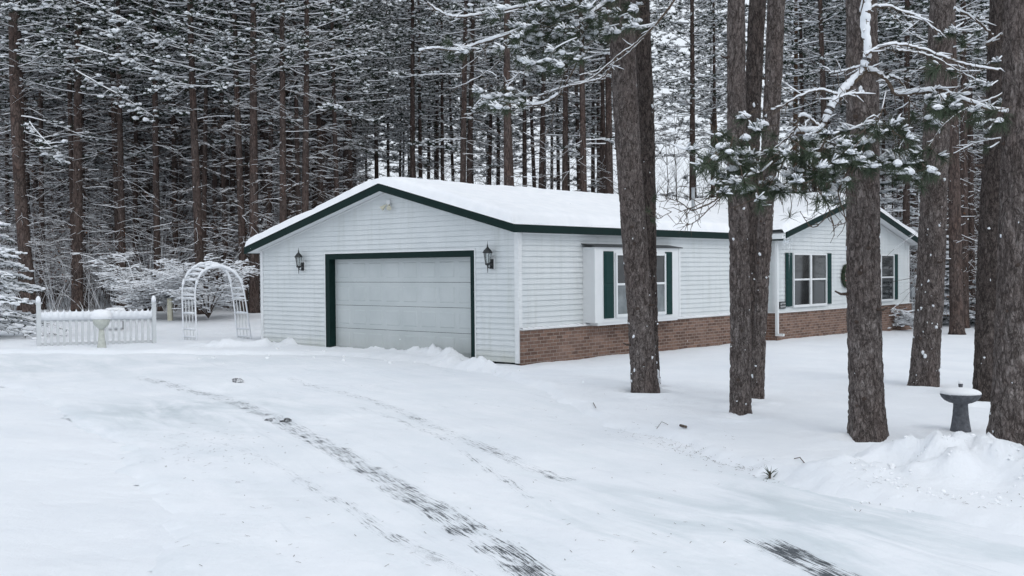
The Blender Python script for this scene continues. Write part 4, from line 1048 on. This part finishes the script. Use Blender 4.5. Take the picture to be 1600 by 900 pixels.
# heavy snow-loaded boughs hanging out of one of the near forest pines
def hang_boughs(tree, lines, D_):
    st = MB(); cr = MB()
    for L in lines:
        pts = curve([at(a, b, D_ + rnd.uniform(-.3, .3)) for a, b in L], 4, .02); st.snowy(pts, .022, .05, jit=.4)
        for i in range(2, len(pts)):
            for q in range(3):
                e_ = pts[i] + Vector((rnd.gauss(0, .28), rnd.gauss(0, .3), rnd.gauss(-.05, .16))); st.snowy([pts[i], (pts[i] + e_) / 2 + Vector((0, 0, .03)), e_], .009, .03)
                far_tuft(cr, e_, rnd.uniform(.16, .26), 14, 1); cr.blob((e_.x, e_.y, e_.z + .05), rnd.uniform(.07, .15), 1, .5, .4)
    for o in (st.build('branches', [TWIG, SNOW_B], tree), cr.build('crown', [NEEDLE_F, SNOW_B], tree)): o.matrix_parent_inverse = tree.matrix_basis.inverted()
hang_boughs(MAN[1], [[(118, 0), (165, 18), (205, 35), (240, 60), (252, 70)], [(118, 70), (170, 85), (215, 100), (250, 118), (278, 148)], [(118, 110), (170, 140), (205, 160), (240, 182)], [(118, 40), (160, 48), (190, 58)]], 39.5)
hang_boughs(MAN[0], [[(45, -10), (25, 8), (0, 18), (-20, 26)], [(45, -20), (60, -5), (75, 10)], [(45, 190), (75, 225), (100, 250)]], 39.0)
hang_boughs(MAN[8], [[(380, -10), (430, 10), (470, 40), (500, 62)], [(380, 60), (330, 70), (300, 90)], [(380, 20), (410, 60), (420, 95)]], 41.0)
# the woods farther back, one mass
def far_woods():
    tr = MB(); cr = MB()
    def one(x, y, hs, rs):
        H = 19 * hs; tr.tube([(x, y, -.2), (x + rnd.uniform(-.3, .3), y, H)], [.15 * rs, .04], 5)
        z = 1.0
        while z < H:
            for k in range(3):
                az = rnd.random() * 6.28; L = rnd.uniform(.8, 2.4); pts = branch_pts((x, y, z), az, L, rnd.uniform(-.2, .25), 3, .1); cr.snowy(pts, .014, .02, bare=.4)
                if z > 8.5 * hs:
                    for q in pts[1:]: far_tuft(cr, q, .38, 9, .8)
                elif rnd.random() < .5: cr.snowy(branch_pts(pts[2], az + rnd.choice((-.8, .8)), L * .5, 0, 2, .1), .012, .016, bare=.4)
            z += rnd.uniform(.4, .7)
    for (p0, p1, d0, d1, n) in [(-80, 480, 88, 125, 210), (480, 560, 95, 130, 14), (1260, 1680, 75, 110, 50)]:
        for i in range(n):
            D_ = rnd.uniform(d0, d1); px = rnd.uniform(p0, p1); one((px - 800) / F_PX * D_, D_, rnd.uniform(.9, 1.15), rnd.uniform(.7, 1.2))
    v0 = len(tr.v); tr.v += cr.v; tr.f += [tuple(i + v0 for i in f) for f in cr.f]; tr.m = [0] * len(tr.m) + [m + 1 for m in cr.m]
    return tr
fw = far_woods()
# materials: 0 bark, branches share wood(1)/snow(2); needles use wood slot
o = fw.build('distant_woods', [BARK_F, TWIG, SNOW_B], None, False); tag(o, 'far pine woods behind the near rows of trunks', 'woods', None, 'stuff')

# undergrowth: snowy brush at the feet of the woods
def brush_mesh(regions, name, label, leaf=.25):
    mb = MB()
    for (p0, p1, d0, d1, n, h0, h1) in regions:
        for i in range(n):
            D_ = rnd.uniform(d0, d1); px = rnd.uniform(p0, p1); x, y = (px - 800) / F_PX * D_, D_
            if in_house(x, y, .8): continue
            z = h_base(np.array([x]), np.array([y]))[0]; H = rnd.uniform(h0, h1)
            for k in range(rnd.choice((2, 3, 4))):
                az = rnd.random() * 6.28; pts = branch_pts((x, y, z), az, H * 1.0, rnd.uniform(.8, 2.6), 5, .6); 
                mb.snowy(pts, .010, .012)
                for q in range(5):
                    j = rnd.choice((2, 3, 4, 5)); b_ = branch_pts(pts[j], rnd.random() * 6.28, H * rnd.uniform(.2, .45), rnd.uniform(-.3, .5), 3, .1); mb.snowy(b_, .006, .011, jit=.5)
                    if rnd.random() < leaf:
                        c = b_[-1]; 
                        for l in range(3): 
                            u_ = Vector((rnd.uniform(-1, 1), rnd.uniform(-1, 1), rnd.uniform(-1, 1))) * .05; w_ = Vector((rnd.uniform(-1, 1), rnd.uniform(-1, 1), rnd.uniform(-1, 1))) * .05; cc = c + Vector((rnd.uniform(-.1, .1), rnd.uniform(-.1, .1), rnd.uniform(-.1, .1))); mb.add([cc, cc + u_, cc + u_ + w_, cc + w_], [(0, 1, 2, 3)], 2)
    o = mb.build(name, [BRANCH_B, SNOW_B, DLEAF], None, False); tag(o, label, 'brush', None, 'stuff')
brush_mesh([(-40, 480, 41, 60, 460, .8, 2.8), (560, 1240, 56, 80, 110, 2, 4.6), (1240, 1640, 38, 60, 200, .6, 2.6)], 'undergrowth', 'tangled snowy brush and dry leaves along the foot of the woods')
# bare deciduous saplings against the bright gap
def sapling(px, D_, H, label, seed):
    x, y = (px - 800) / F_PX * D_, D_; z = gz(x, y); t = empty('bare_sapling', (x, y, z), 0, label, 'tree', 'bare saplings in the bright gap behind the roof')
    mb = MB(); pts = [Vector((0, 0, 0))]
    for k in range(10): pts.append(pts[-1] + Vector((rnd.gauss(0, .07), rnd.gauss(0, .07), H / 10)))
    mb.tube(pts, [.07 * (1 - .09 * k) for k in range(11)], 6); mb.build('trunk', TWIG, t)
    mb = MB()
    for k in range(2, 11):
        for q in range(4):
            b_ = branch_pts(pts[k], rnd.random() * 6.28, rnd.uniform(.8, 2.2) * (1.2 - k * .06), rnd.uniform(.7, 1.6), 5, .1); mb.snowy(b_, .013, .006)
            for s_ in range(4): mb.snowy(branch_pts(b_[rnd.choice((2, 3, 4))], rnd.random() * 6.28, rnd.uniform(.4, .9), rnd.uniform(.4, 1.4), 3, .1), .007, .006)
    mb.build('branches', [TWIG, SNOW_B], t)
for i, (px, D_, H) in enumerate([(1032, 55, 8.5), (1045, 60, 10), (1058, 52, 9), (1100, 58, 7), (1118, 62, 8), (700, 60, 7.5), (760, 66, 8), (630, 62, 7), (865, 58, 7), (780, 62, 7)]):
    sapling(px, D_, H, 'thin bare sapling against the bright sky gap behind the roof', i)
# small snow-laden spruces
def spruce(px, D_, H, Rr, label, group=None, name='snowy_spruce', dens=1.0):
    x, y = (px - 800) / F_PX * D_, D_; z = gz(x, y); t = empty(name, (x, y, z), 0, label, 'tree', group)
    m0 = MB(); m0.tube([(0, 0, -.1), (0, 0, H)], [.05 * H / 4, .01], 8); m0.build('trunk', BARK_F, t)
    mb = MB(); zz = .25
    while zz < H * .98:
        f = 1 - zz / H; n = int(7 * dens + 2)
        for k in range(n):
            az = rnd.random() * 6.28; L = Rr * (.25 + .75 * f) * rnd.uniform(.75, 1.1); pts = branch_pts((0, 0, zz), az, L, rnd.uniform(-.15, .1), 5, .25)
            mb.snowy(pts, .016, .03, 0, 1)
            for i in range(1, 6):
                for s_ in (-1, 1):
                    a2 = az + s_ * rnd.uniform(.5, 1.0); l = L * .35 * (1.1 - i * .12); e_ = branch_pts(pts[i], a2, l, -.1, 2, .2); mb.snowy(e_, .022, .03, 0, 1)
                    for c in e_[1:]:
                        for q in range(3):
                            d = Vector((rnd.uniform(-1, 1), rnd.uniform(-1, 1), rnd.uniform(-1, -.1))).normalized() * .10; s2 = Vector((rnd.uniform(-1, 1), rnd.uniform(-1, 1), 0)) * .02; mb.add([c - s2, c + s2, c + d], [(0, 1, 2)], 0)
                        if rnd.random() < .75: mb.blob((c.x, c.y, c.z + .03), rnd.uniform(.05, .11), 1, .45, .35)
        zz += H * .055
    mb.build('crown', [NEEDLE_F, SNOW_B], t, False)
spruce(1052, 46, 5.2, 1.7, 'small snow-laden spruce just above the roof between the trunks'); spruce(1250, 47, 5.6, 1.6, 'snowy spruce top above the right half of the roof')
spruce(1395, 44, 7, 2.0, 'dark snowy spruce behind the right gable'); spruce(1470, 39, 3.4, 1.2, 'short snowy spruce beyond the right end of the house')
spruce(-45, 31, 3.9, 2.7, 'broad snow-loaded evergreen boughs reaching in at the left edge by the fence', None, 'young_hemlock', .8)
spruce(1580, 38, 4.0, 1.5, 'snowy spruce partly hidden by the right-edge trunks')

# ------------------------------------------------------------------ snow covered shrub behind the arbour
def shrub(px, D_, Wd, H, label, seed, n=26):
    x, y = (px - 800) / F_PX * D_, D_; z = gz(x, y); t = empty('snowy_shrub', (x, y, z), 0, label, 'shrub', None)
    st = MB(); sn = MB()
    for k in range(n):
        az = rnd.random() * 6.28; L = Wd * .5 * rnd.uniform(.5, 1.05); rise = (H / (Wd * .5)) * rnd.uniform(.45, 1.15)
        pts = branch_pts((0, 0, .1), az, L * 1.1, rise, 7, rise * .75, .05); st.snowy(pts, .024, .028, 0, 1, .3)
        for j in range(2, 8):
            for q in range(4):
                b_ = branch_pts(pts[j], az + rnd.uniform(-1.7, 1.7), rnd.uniform(.25, .85), rnd.uniform(-.15, .45), 4, .2, .14); st.snowy(b_, .013, .026, 0, 1, .5)
                for r_ in range(3):
                    c_ = branch_pts(b_[rnd.choice((2, 3, 4))], rnd.random() * 6.28, rnd.uniform(.12, .35), rnd.uniform(-.2, .4), 2, .1, .12); st.snowy(c_, .008, .022, 0, 1, .5)
                    if rnd.random() < .35: st.blob((c_[-1].x, c_[-1].y, c_[-1].z + .02), rnd.uniform(.03, .06), 1, .6, .35)
    st.build('branches', [TWIG, SNOW_B], t, False)
shrub(225, 38.5, 3.6, 2.3, 'wide snow-coated shrub with layered branches behind the picket fence', 1, 24)
shrub(325, 37.5, 2.9, 2.1, 'snow-coated shrub seen through the white garden arch', 2, 20)
shrub(1408, 36.0, .7, .45, 'small dry bush in the snow at the right foot of the brick wall', 3, 8)

# ------------------------------------------------------------------ fence
pA, pB = gpt(61, 541), gpt(241, 536); dv = pB - pA; dv.z = 0; FLn = dv.length; fa = math.atan2(dv.y, dv.x)
FE = empty('picket_fence', (pA.x, pA.y, 0), fa, 'short white vinyl picket fence panel with snow on its scalloped rail', 'fence')
z0, z1 = pA.z, pB.z
def fz(x): return z0 + (z1 - z0) * x / FLn
for x in (0, FLn):
    mb = MB(); zz = fz(x); mb.box((x - .05, -.05, zz - .3), (x + .05, .05, zz + 1.06)); mb.box((x - .06, -.06, zz + 1.06), (x + .06, .06, zz + 1.09))
    mb.lathe([(.055, 1.09), (.05, 1.12), (.02, 1.14)], 12, c=(x, 0, zz)); mb.build('post', FENCEP, FE)
    mb = MB(); mb.lathe([(.055, 1.10), (.062, 1.15), (.058, 1.21), (.035, 1.26), (.005, 1.28)], 14, c=(x, 0, zz), jit=.1); mb.build('post_snow', SNOW_B, FE, True)
NPK = 18; xs_ = [FLn * (i + 1) / (NPK + 1) for i in range(NPK)]
for x in xs_:
    zz = fz(x); mb = MB(); w_ = .034; mb.box((x - w_, -.012, zz - .2), (x + w_, .012, zz + .86))
    mb.add([(x - w_, -.012, zz + .86), (x + w_, -.012, zz + .86), (x + w_, .012, zz + .86), (x - w_, .012, zz + .86), (x, -.012, zz + .94), (x, .012, zz + .94)], [(0, 1, 4), (2, 3, 5), (1, 2, 5, 4), (3, 0, 4, 5)])
    mb.build('picket', FENCEP, FE)
for za, zb2, nm in ((.60, .66, 'rail'), (.72, .78, 'rail'), (.02, .08, 'rail')):
    mb = MB(); mb.add([(0.05, .013, z0 + za), (FLn - .05, .013, z1 + za), (FLn - .05, .045, z1 + za), (.05, .045, z0 + za), (0.05, .013, z0 + zb2), (FLn - .05, .013, z1 + zb2), (FLn - .05, .045, z1 + zb2), (.05, .045, z0 + zb2)], [(3, 2, 1, 0), (4, 5, 6, 7), (0, 1, 5, 4), (1, 2, 6, 5), (2, 3, 7, 6), (3, 0, 4, 7)]); mb.build(nm, FENCEP, FE)
mb = MB(); xa = [.05] + xs_ + [FLn - .05]; vs = []; N_ = 0
top = []
for i in range(len(xa) - 1):
    for k in range(8):
        t = k / 8; top.append((xa[i] + (xa[i + 1] - xa[i]) * t, 1 - (math.sin(math.pi * t)) ** .8))
top.append((xa[-1], 1)); 
for x, s_ in top: zz = fz(x); hz = .865 + .075 * s_ ** 1.6 + rnd.uniform(-.004, .004); vs += [(x, -.028, zz + .66), (x, -.034, zz + hz - .03), (x, .0, zz + hz), (x, .045, zz + hz - .03), (x, .05, zz + .66)]
M_ = len(top); fs = [(i * 5 + k, (i + 1) * 5 + k, (i + 1) * 5 + k + 1, i * 5 + k + 1) for i in range(M_ - 1) for k in range(4)] + [((i + 1) * 5, i * 5, i * 5 + 4, (i + 1) * 5 + 4) for i in range(M_ - 1)]
mb.add(vs, fs); mb.build('rail_snow', SNOW_B, FE, True)

# pedestal planter in front of the fence
p = gpt(159, 543); PP = empty('pedestal_planter', p, 0, 'mossy grey pedestal planter under a dome of snow in front of the picket fence', 'planter')
mb = MB(); mb.lathe([(.115, -.1), (.115, .0), (.095, .12), (.075, .30), (.062, .46)], 20); mb.build('pedestal', CONC_G, PP, True)
mb = MB(); mb.lathe([(.06, .46), (.10, .50), (.18, .58), (.205, .66), (.215, .72), (.20, .725)], 24); mb.build('bowl', CONC_G, PP, True)
mb = MB(); mb.lathe([(.215, .715), (.25, .745), (.262, .80), (.25, .87), (.20, .925), (.11, .955), (.01, .96)], 24, jit=.05); mb.build('snow_cap', SNOW, PP, True)
# snow topped bench behind the fence
p = at(180, 486, 35); zb0 = gz(p.x, p.y); BE = empty('garden_bench', (p.x, p.y, zb0), 0, 'low garden bench with a thick snow cushion on its back, behind the fence', 'bench')
hb = p.z - zb0
mb = MB(); mb.box((-.28, -.02, hb - .14), (.28, .02, hb - .04)); mb.box((-.28, -.02, hb - .32), (.28, .02, hb - .22)); mb.build('backrest', TWIG, BE)
for s_ in (-1, 1): mb = MB(); mb.box((s_ * .28 - .03, -.03, -.1), (s_ * .28 + .03, .03, hb - .03)); mb.build('leg', TWIG, BE)
mb = MB(); mb.box((-.3, -.4, .3), (.3, -.03, .34)); mb.build('seat', TWIG, BE)
for s_ in (-1, 1): mb = MB(); mb.box((s_ * .27 - .02, -.39, -.1), (s_ * .27 + .02, -.35, .3)); mb.build('leg', TWIG, BE)
mb = MB(); mb.tube([(-.31, 0, hb), (-.28, 0, hb + .02), (0, 0, hb + .035), (.28, 0, hb + .02), (.31, 0, hb)], [.05, .085, .09, .085, .05], 12); mb.build('bench_snow', SNOW, BE, True)
# bird feeder post
p = at(266, 499, 37.5); zf0 = gz(p.x, p.y); FD = empty('bird_feeder', (p.x, p.y, zf0), 0, 'cream bird feeder post with a snow-topped tray left of the garden arch', 'bird feeder')
zt = at(266, 460, 37.5).z - zf0; zt2 = at(266, 428, 37.5).z - zf0
mb = MB(); mb.box((-.075, -.075, -.3), (.075, .075, zt - .06)); mb.build('post', CREAM, FD)
mb = MB(); mb.box((-.15, -.15, zt - .06), (.15, .15, zt + .0)); mb.box((-.11, -.11, zt - .13), (.11, .11, zt - .06)); mb.build('tray', CONC, FD)
mb = MB(); mb.lathe([(.17, zt), (.17, zt + .03), (.13, zt + .07), (.06, zt + .09)], 14, jit=.08); mb.lathe([(.08, zt + .07), (.065, zt + .3), (.05, zt2 - .12), (.055, zt2 - .03), (.02, zt2)], 10, jit=.25); mb.build('snow_cap', SNOW_B, FD, True)
mb = MB(); mb.tube([(0, 0, zt), (0, 0, zt2 + .08)], .015, 6); mb.build('hanger', BLACK, FD)

# ------------------------------------------------------------------ garden arch
gA, gB = gpt(298, 531), gpt(382, 530); C0 = (gA + gB) / 2
AR = empty('garden_arch', (C0.x, C0.y, C0.z), 0, 'leaning white lattice garden arch coated with snow', 'garden arch')
def rel(px, py, dy): q = at(px, py, C0.y + dy); return q - Vector((C0.x, C0.y, C0.z))
hoopA = [(288, 536), (286, 500), (285, 460), (287, 442), (295, 427), (308, 416), (325, 412), (342, 415), (354, 426), (361, 445), (366, 480), (372, 536)]
hoopB = [(308, 536), (306.5, 500), (305, 460), (308, 441), (316, 427), (328, 419), (343, 417), (360, 422), (373, 434), (380, 450), (386, 485), (393, 536)]
HA = curve([rel(a, b, .22) for a, b in hoopA], 5); HB = curve([rel(a, b, -.22) for a, b in hoopB], 5)
mb = MB(); mb.tube(HA, .022, 8); mb.build('hoop', WHITEP, AR, True); mb = MB(); mb.tube(HB, .022, 8); mb.build('hoop', WHITEP, AR, True)
def ptz(Hc, z, side):
    best = None
    for a, b in zip(Hc[:-1], Hc[1:]):
        if (a.z - z) * (b.z - z) <= 0 and abs(a.z - b.z) > 1e-6:
            q = a.lerp(b, (z - a.z) / (b.z - a.z))
            if best is None or (q.x - best.x) * side > 0: best = q
    if best is None: best = (Hc[0] if side < 0 else Hc[-1]).copy()
    return best
for side in (-1, 1):
    mb = MB(); snw = MB()
    for z in (.06, .28, .74, 1.16, 1.26, 1.44):
        a, b = ptz(HA, z, side), ptz(HB, z, side); mb.tube([a, b], .016, 6); snw = MB(); snw.tube([a + Vector((0, 0, .025)), a.lerp(b, .5) + Vector((0, 0, .035)), b + Vector((0, 0, .025))], [.016, .024, .016], 7); snw.build('panel_snow', SNOW_B, AR, True)
    for t in (.25, .5, .75):
        L_ = [ptz(HA, z, side).lerp(ptz(HB, z, side), t) for z in (-.1, .28, .74, 1.16)]; mb.tube(L_, .013, 6)
    for t in (.17, .5, .83):      # scrollwork rings
        c = ptz(HA, 1.35, side).lerp(ptz(HB, 1.35, side), t); u = (ptz(HB, 1.35, side) - ptz(HA, 1.35, side)).normalized()
        mb.tube([c + u * .055 * math.cos(k * .7854) + Vector((0, 0, .07 * math.sin(k * .7854))) for k in range(9)], .010, 5)
    mb.build('lattice_panel', WHITEP, AR, True)
mb = MB(); snw = MB()
for i in range(16, len(HA) - 16, 3):
    a, b = HA[i], HB[min(i, len(HB) - 1)]; mb.tube([a, b], .014, 6); snw.tube([a + Vector((0, 0, .02)), a.lerp(b, .5) + Vector((0, 0, .035)), b + Vector((0, 0, .02))], [.02, .034, .02], 7)
mb.build('top_slat', WHITEP, AR, True)
for Hc in (HA, HB):
    P = [q + Vector((0, 0, .035 + .012 * math.sin(i * 1.7))) for i, q in enumerate(Hc) if q.z > 1.5]; snw.tube(P, [.034 * (1 + .2 * math.sin(i * 1.1)) for i in range(len(P))], 9)
    P = [q + Vector((0, -.012, .01)) for q in Hc]; snw.tube(P, [.022] * len(P), 7)
mid = [(a + b) / 2 + Vector((0, 0, .02)) for a, b in zip(HA, HB) if a.z > 2.02 and b.z > 2.02]
if len(mid) > 2: snw.tube(mid, [.05] + [.13] * (len(mid) - 2) + [.05], 9, 0, True, 1.0, .28)
snw.build('arch_snow', SNOW_B, AR, True)

# ------------------------------------------------------------------ birdbath
p = gpt(1501, 673); BB = empty('birdbath', p, 0, 'dark grey concrete birdbath heaped with snow between the right-hand trunks', 'birdbath')
mb = MB(); mb.lathe([(.125, -.1), (.122, .0), (.108, .08), (.092, .2), (.085, .30), (.085, .335), (.10, .345)], 28); mb.build('pedestal', CONC, BB, True)
mb = MB(); mb.lathe([(.09, .335), (.14, .35), (.19, .375), (.222, .41), (.237, .445), (.237, .455), (.22, .46)], 32); mb.build('basin', CONC, BB, True)
mb = MB(); mb.lathe([(.236, .452), (.232, .475), (.20, .497), (.15, .513), (.08, .528), (.005, .535)], 30, jit=.03); mb.build('basin_snow', SNOW, BB, True)
mb = MB(); mb.tube([(.0, 0, .5), (.0, 0, .575)], [.02, .028], 10); mb.build('finial', CONC, BB); mb = MB(); mb.lathe([(.028, .575), (.026, .60), (.004, .615)], 10); mb.build('finial_snow', SNOW, BB, True)

# ------------------------------------------------------------------ small things lying on the snow
def lump(px, py, wpx, hpx, label, name='ice_chunk', mats=None, cat='ice chunk'):
    p = gpt(px, py); s = p.y / F_PX; mb = MB(); me_r = random.Random(int(px))
    for k in range(5):
        c = Vector((me_r.uniform(-.3, .3) * wpx * s, me_r.uniform(-.05, .05), hpx * s * me_r.uniform(.15, .5))); r = wpx * s * me_r.uniform(.22, .36)
        vs = [(c.x + v.x * r * me_r.uniform(.7, 1.25), c.y + v.y * r * me_r.uniform(.7, 1.25), c.z + v.z * r * .55 * me_r.uniform(.7, 1.3)) for v in ICO_V]; mb.add(vs, ICO_F, 0)
    o = mb.build(name, mats or DIRTY, None, False); o.location = (p.x, p.y, p.z - .01); tag(o, label, cat); return o
k = NT('dirty_ice'); n_ = k.noise(k.coord(), 16, 5, .7); k.base(k.ramp(n_, [(.42, (.10, .10, .11)), (.60, (.66, .68, .70))])); k.set(Roughness=.8); DIRTY = k.mat
k = NT('dark_ice'); n_ = k.noise(k.coord(), 14, 5, .7); k.base(k.ramp(n_, [(.5, (.04, .042, .047)), (.66, (.55, .58, .6))])); k.set(Roughness=.7); DARKI = k.mat
lump(372, 597, 24, 9, 'grey chunk of dirty snow standing on the driveway before the garage'); lump(446, 659, 19, 7, 'blackened ice chunk beside the long tyre track', mats=DARKI)
lump(420, 657, 14, 4, 'flat dark scrap of ice on the tyre track edge', mats=DARKI)
lump(1397, 727, 17, 13, 'round clod of clean snow on the left end of the snow bank', 'snow_clod', SNOW, 'snow clod')
def twig(pl, label, r=.006, name='fallen_twig', cat='twig'):
    P = [gpt(*q) for q in pl]; c = P[0]; mb = MB(); mb.tube([q - c + Vector((0, 0, .012 + .02 * (i % 2))) for i, q in enumerate(P)], r, 6); o = mb.build(name, LIMB, None, True); o.location = c; tag(o, label, cat)
twig([(1241, 718), (1250, 719), (1258, 726)], 'short curved twig on the snow left of the snow bank', .005); twig([(927, 631), (931, 642)], 'thin upright twig in the snow left of the paired trunks', .006)
twig([(1063, 666), (1072, 671)], 'stubby dark stick on the snow between the two trunk clusters', .016); twig([(1026, 678), (1034, 672), (1044, 665)], 'pale slender twig near the needle litter', .003)
twig([(1394, 706), (1395, 698)], 'tiny sprig poking from the snow right of the cracked trunk', .008)
p = gpt(1203, 747); SPG = empty('pine_sprig', (p.x, p.y, p.z), 0, 'fallen pine sprig with splayed needles at the driveway edge', 'sprig')
m1, m2 = MB(), MB(); tuft(m1, m2, (0, 0, .03), (-.2, -.2, .5), n=34, L=.13, w=.0028, snow=0, spread=1.2); m1.build('needles', NEEDLE, SPG); mb = MB(); mb.tube([(0, 0, 0), (0, 0, .07)], [.012, .009], 6); mb.build('stem', LIMB, SPG)
mb = MB(); 
def litter(px, py):
    p = gpt(px, py) + Vector((0, 0, .004)); a = rnd.random() * 3.14; l = rnd.uniform(.02, .06); d = Vector((math.cos(a), math.sin(a), rnd.uniform(0, .15))) * l; s_ = Vector((-math.sin(a), math.cos(a), 0)) * .0022; mb.add([p - s_, p + s_, p + d + s_, p + d - s_], [(0, 1, 2, 3)])
for i in range(170):
    t = rnd.random(); litter(965 + 240 * t + rnd.gauss(0, 9), 672 + 68 * t + rnd.gauss(0, 6))
for i in range(60): litter(rnd.uniform(1330, 1600), rnd.uniform(740, 800))
for i in range(90): litter(rnd.gauss(330, 60), rnd.gauss(700, 20))
for i in range(160): litter(rnd.uniform(250, 1150), rnd.uniform(600, 890))
o = mb.build('needle_litter', BRANCH_B, None, False); tag(o, 'scattered brown pine needles and bark bits on the snow', 'litter', None, 'stuff')
mb = MB()
for i in range(420):
    if 300 <= i < 380: continue
    if i < 300: a, b = rnd.uniform(1330, 1640), rnd.gauss(752, 20)
    else: a = rnd.uniform(300, 850); b = 551 + max(0, a - 520) * .10 + rnd.gauss(6, 5)
    q = gpt(a, b); mb.blob((q.x, q.y, q.z), rnd.choice((.006, .009, .013, .02, .03)) * (.7 if i < 300 else 1.5), 0, .8, .35)
o = mb.build('snow_crumbs', SNOW, None, False); tag(o, 'loose crumbs of ploughed snow on the bank and along the garage', 'snow crumbs', None, 'stuff')
mb = MB()
for i in range(75):
    q = at(rnd.uniform(-50, 1650), rnd.uniform(-40, 800), rnd.uniform(3.5, 16))
    if q.z > .3: mb.blob(q, rnd.uniform(.0025, .0045), 0, 1, .3)
o = mb.build('snowfall', SNOW_B, None, True); tag(o, 'sparse snowflakes drifting down in front of the house', 'snowfall', None, 'stuff')
print('forest pines', NP, 'verts', sum(len(m.vertices) for m in bpy.data.meshes))
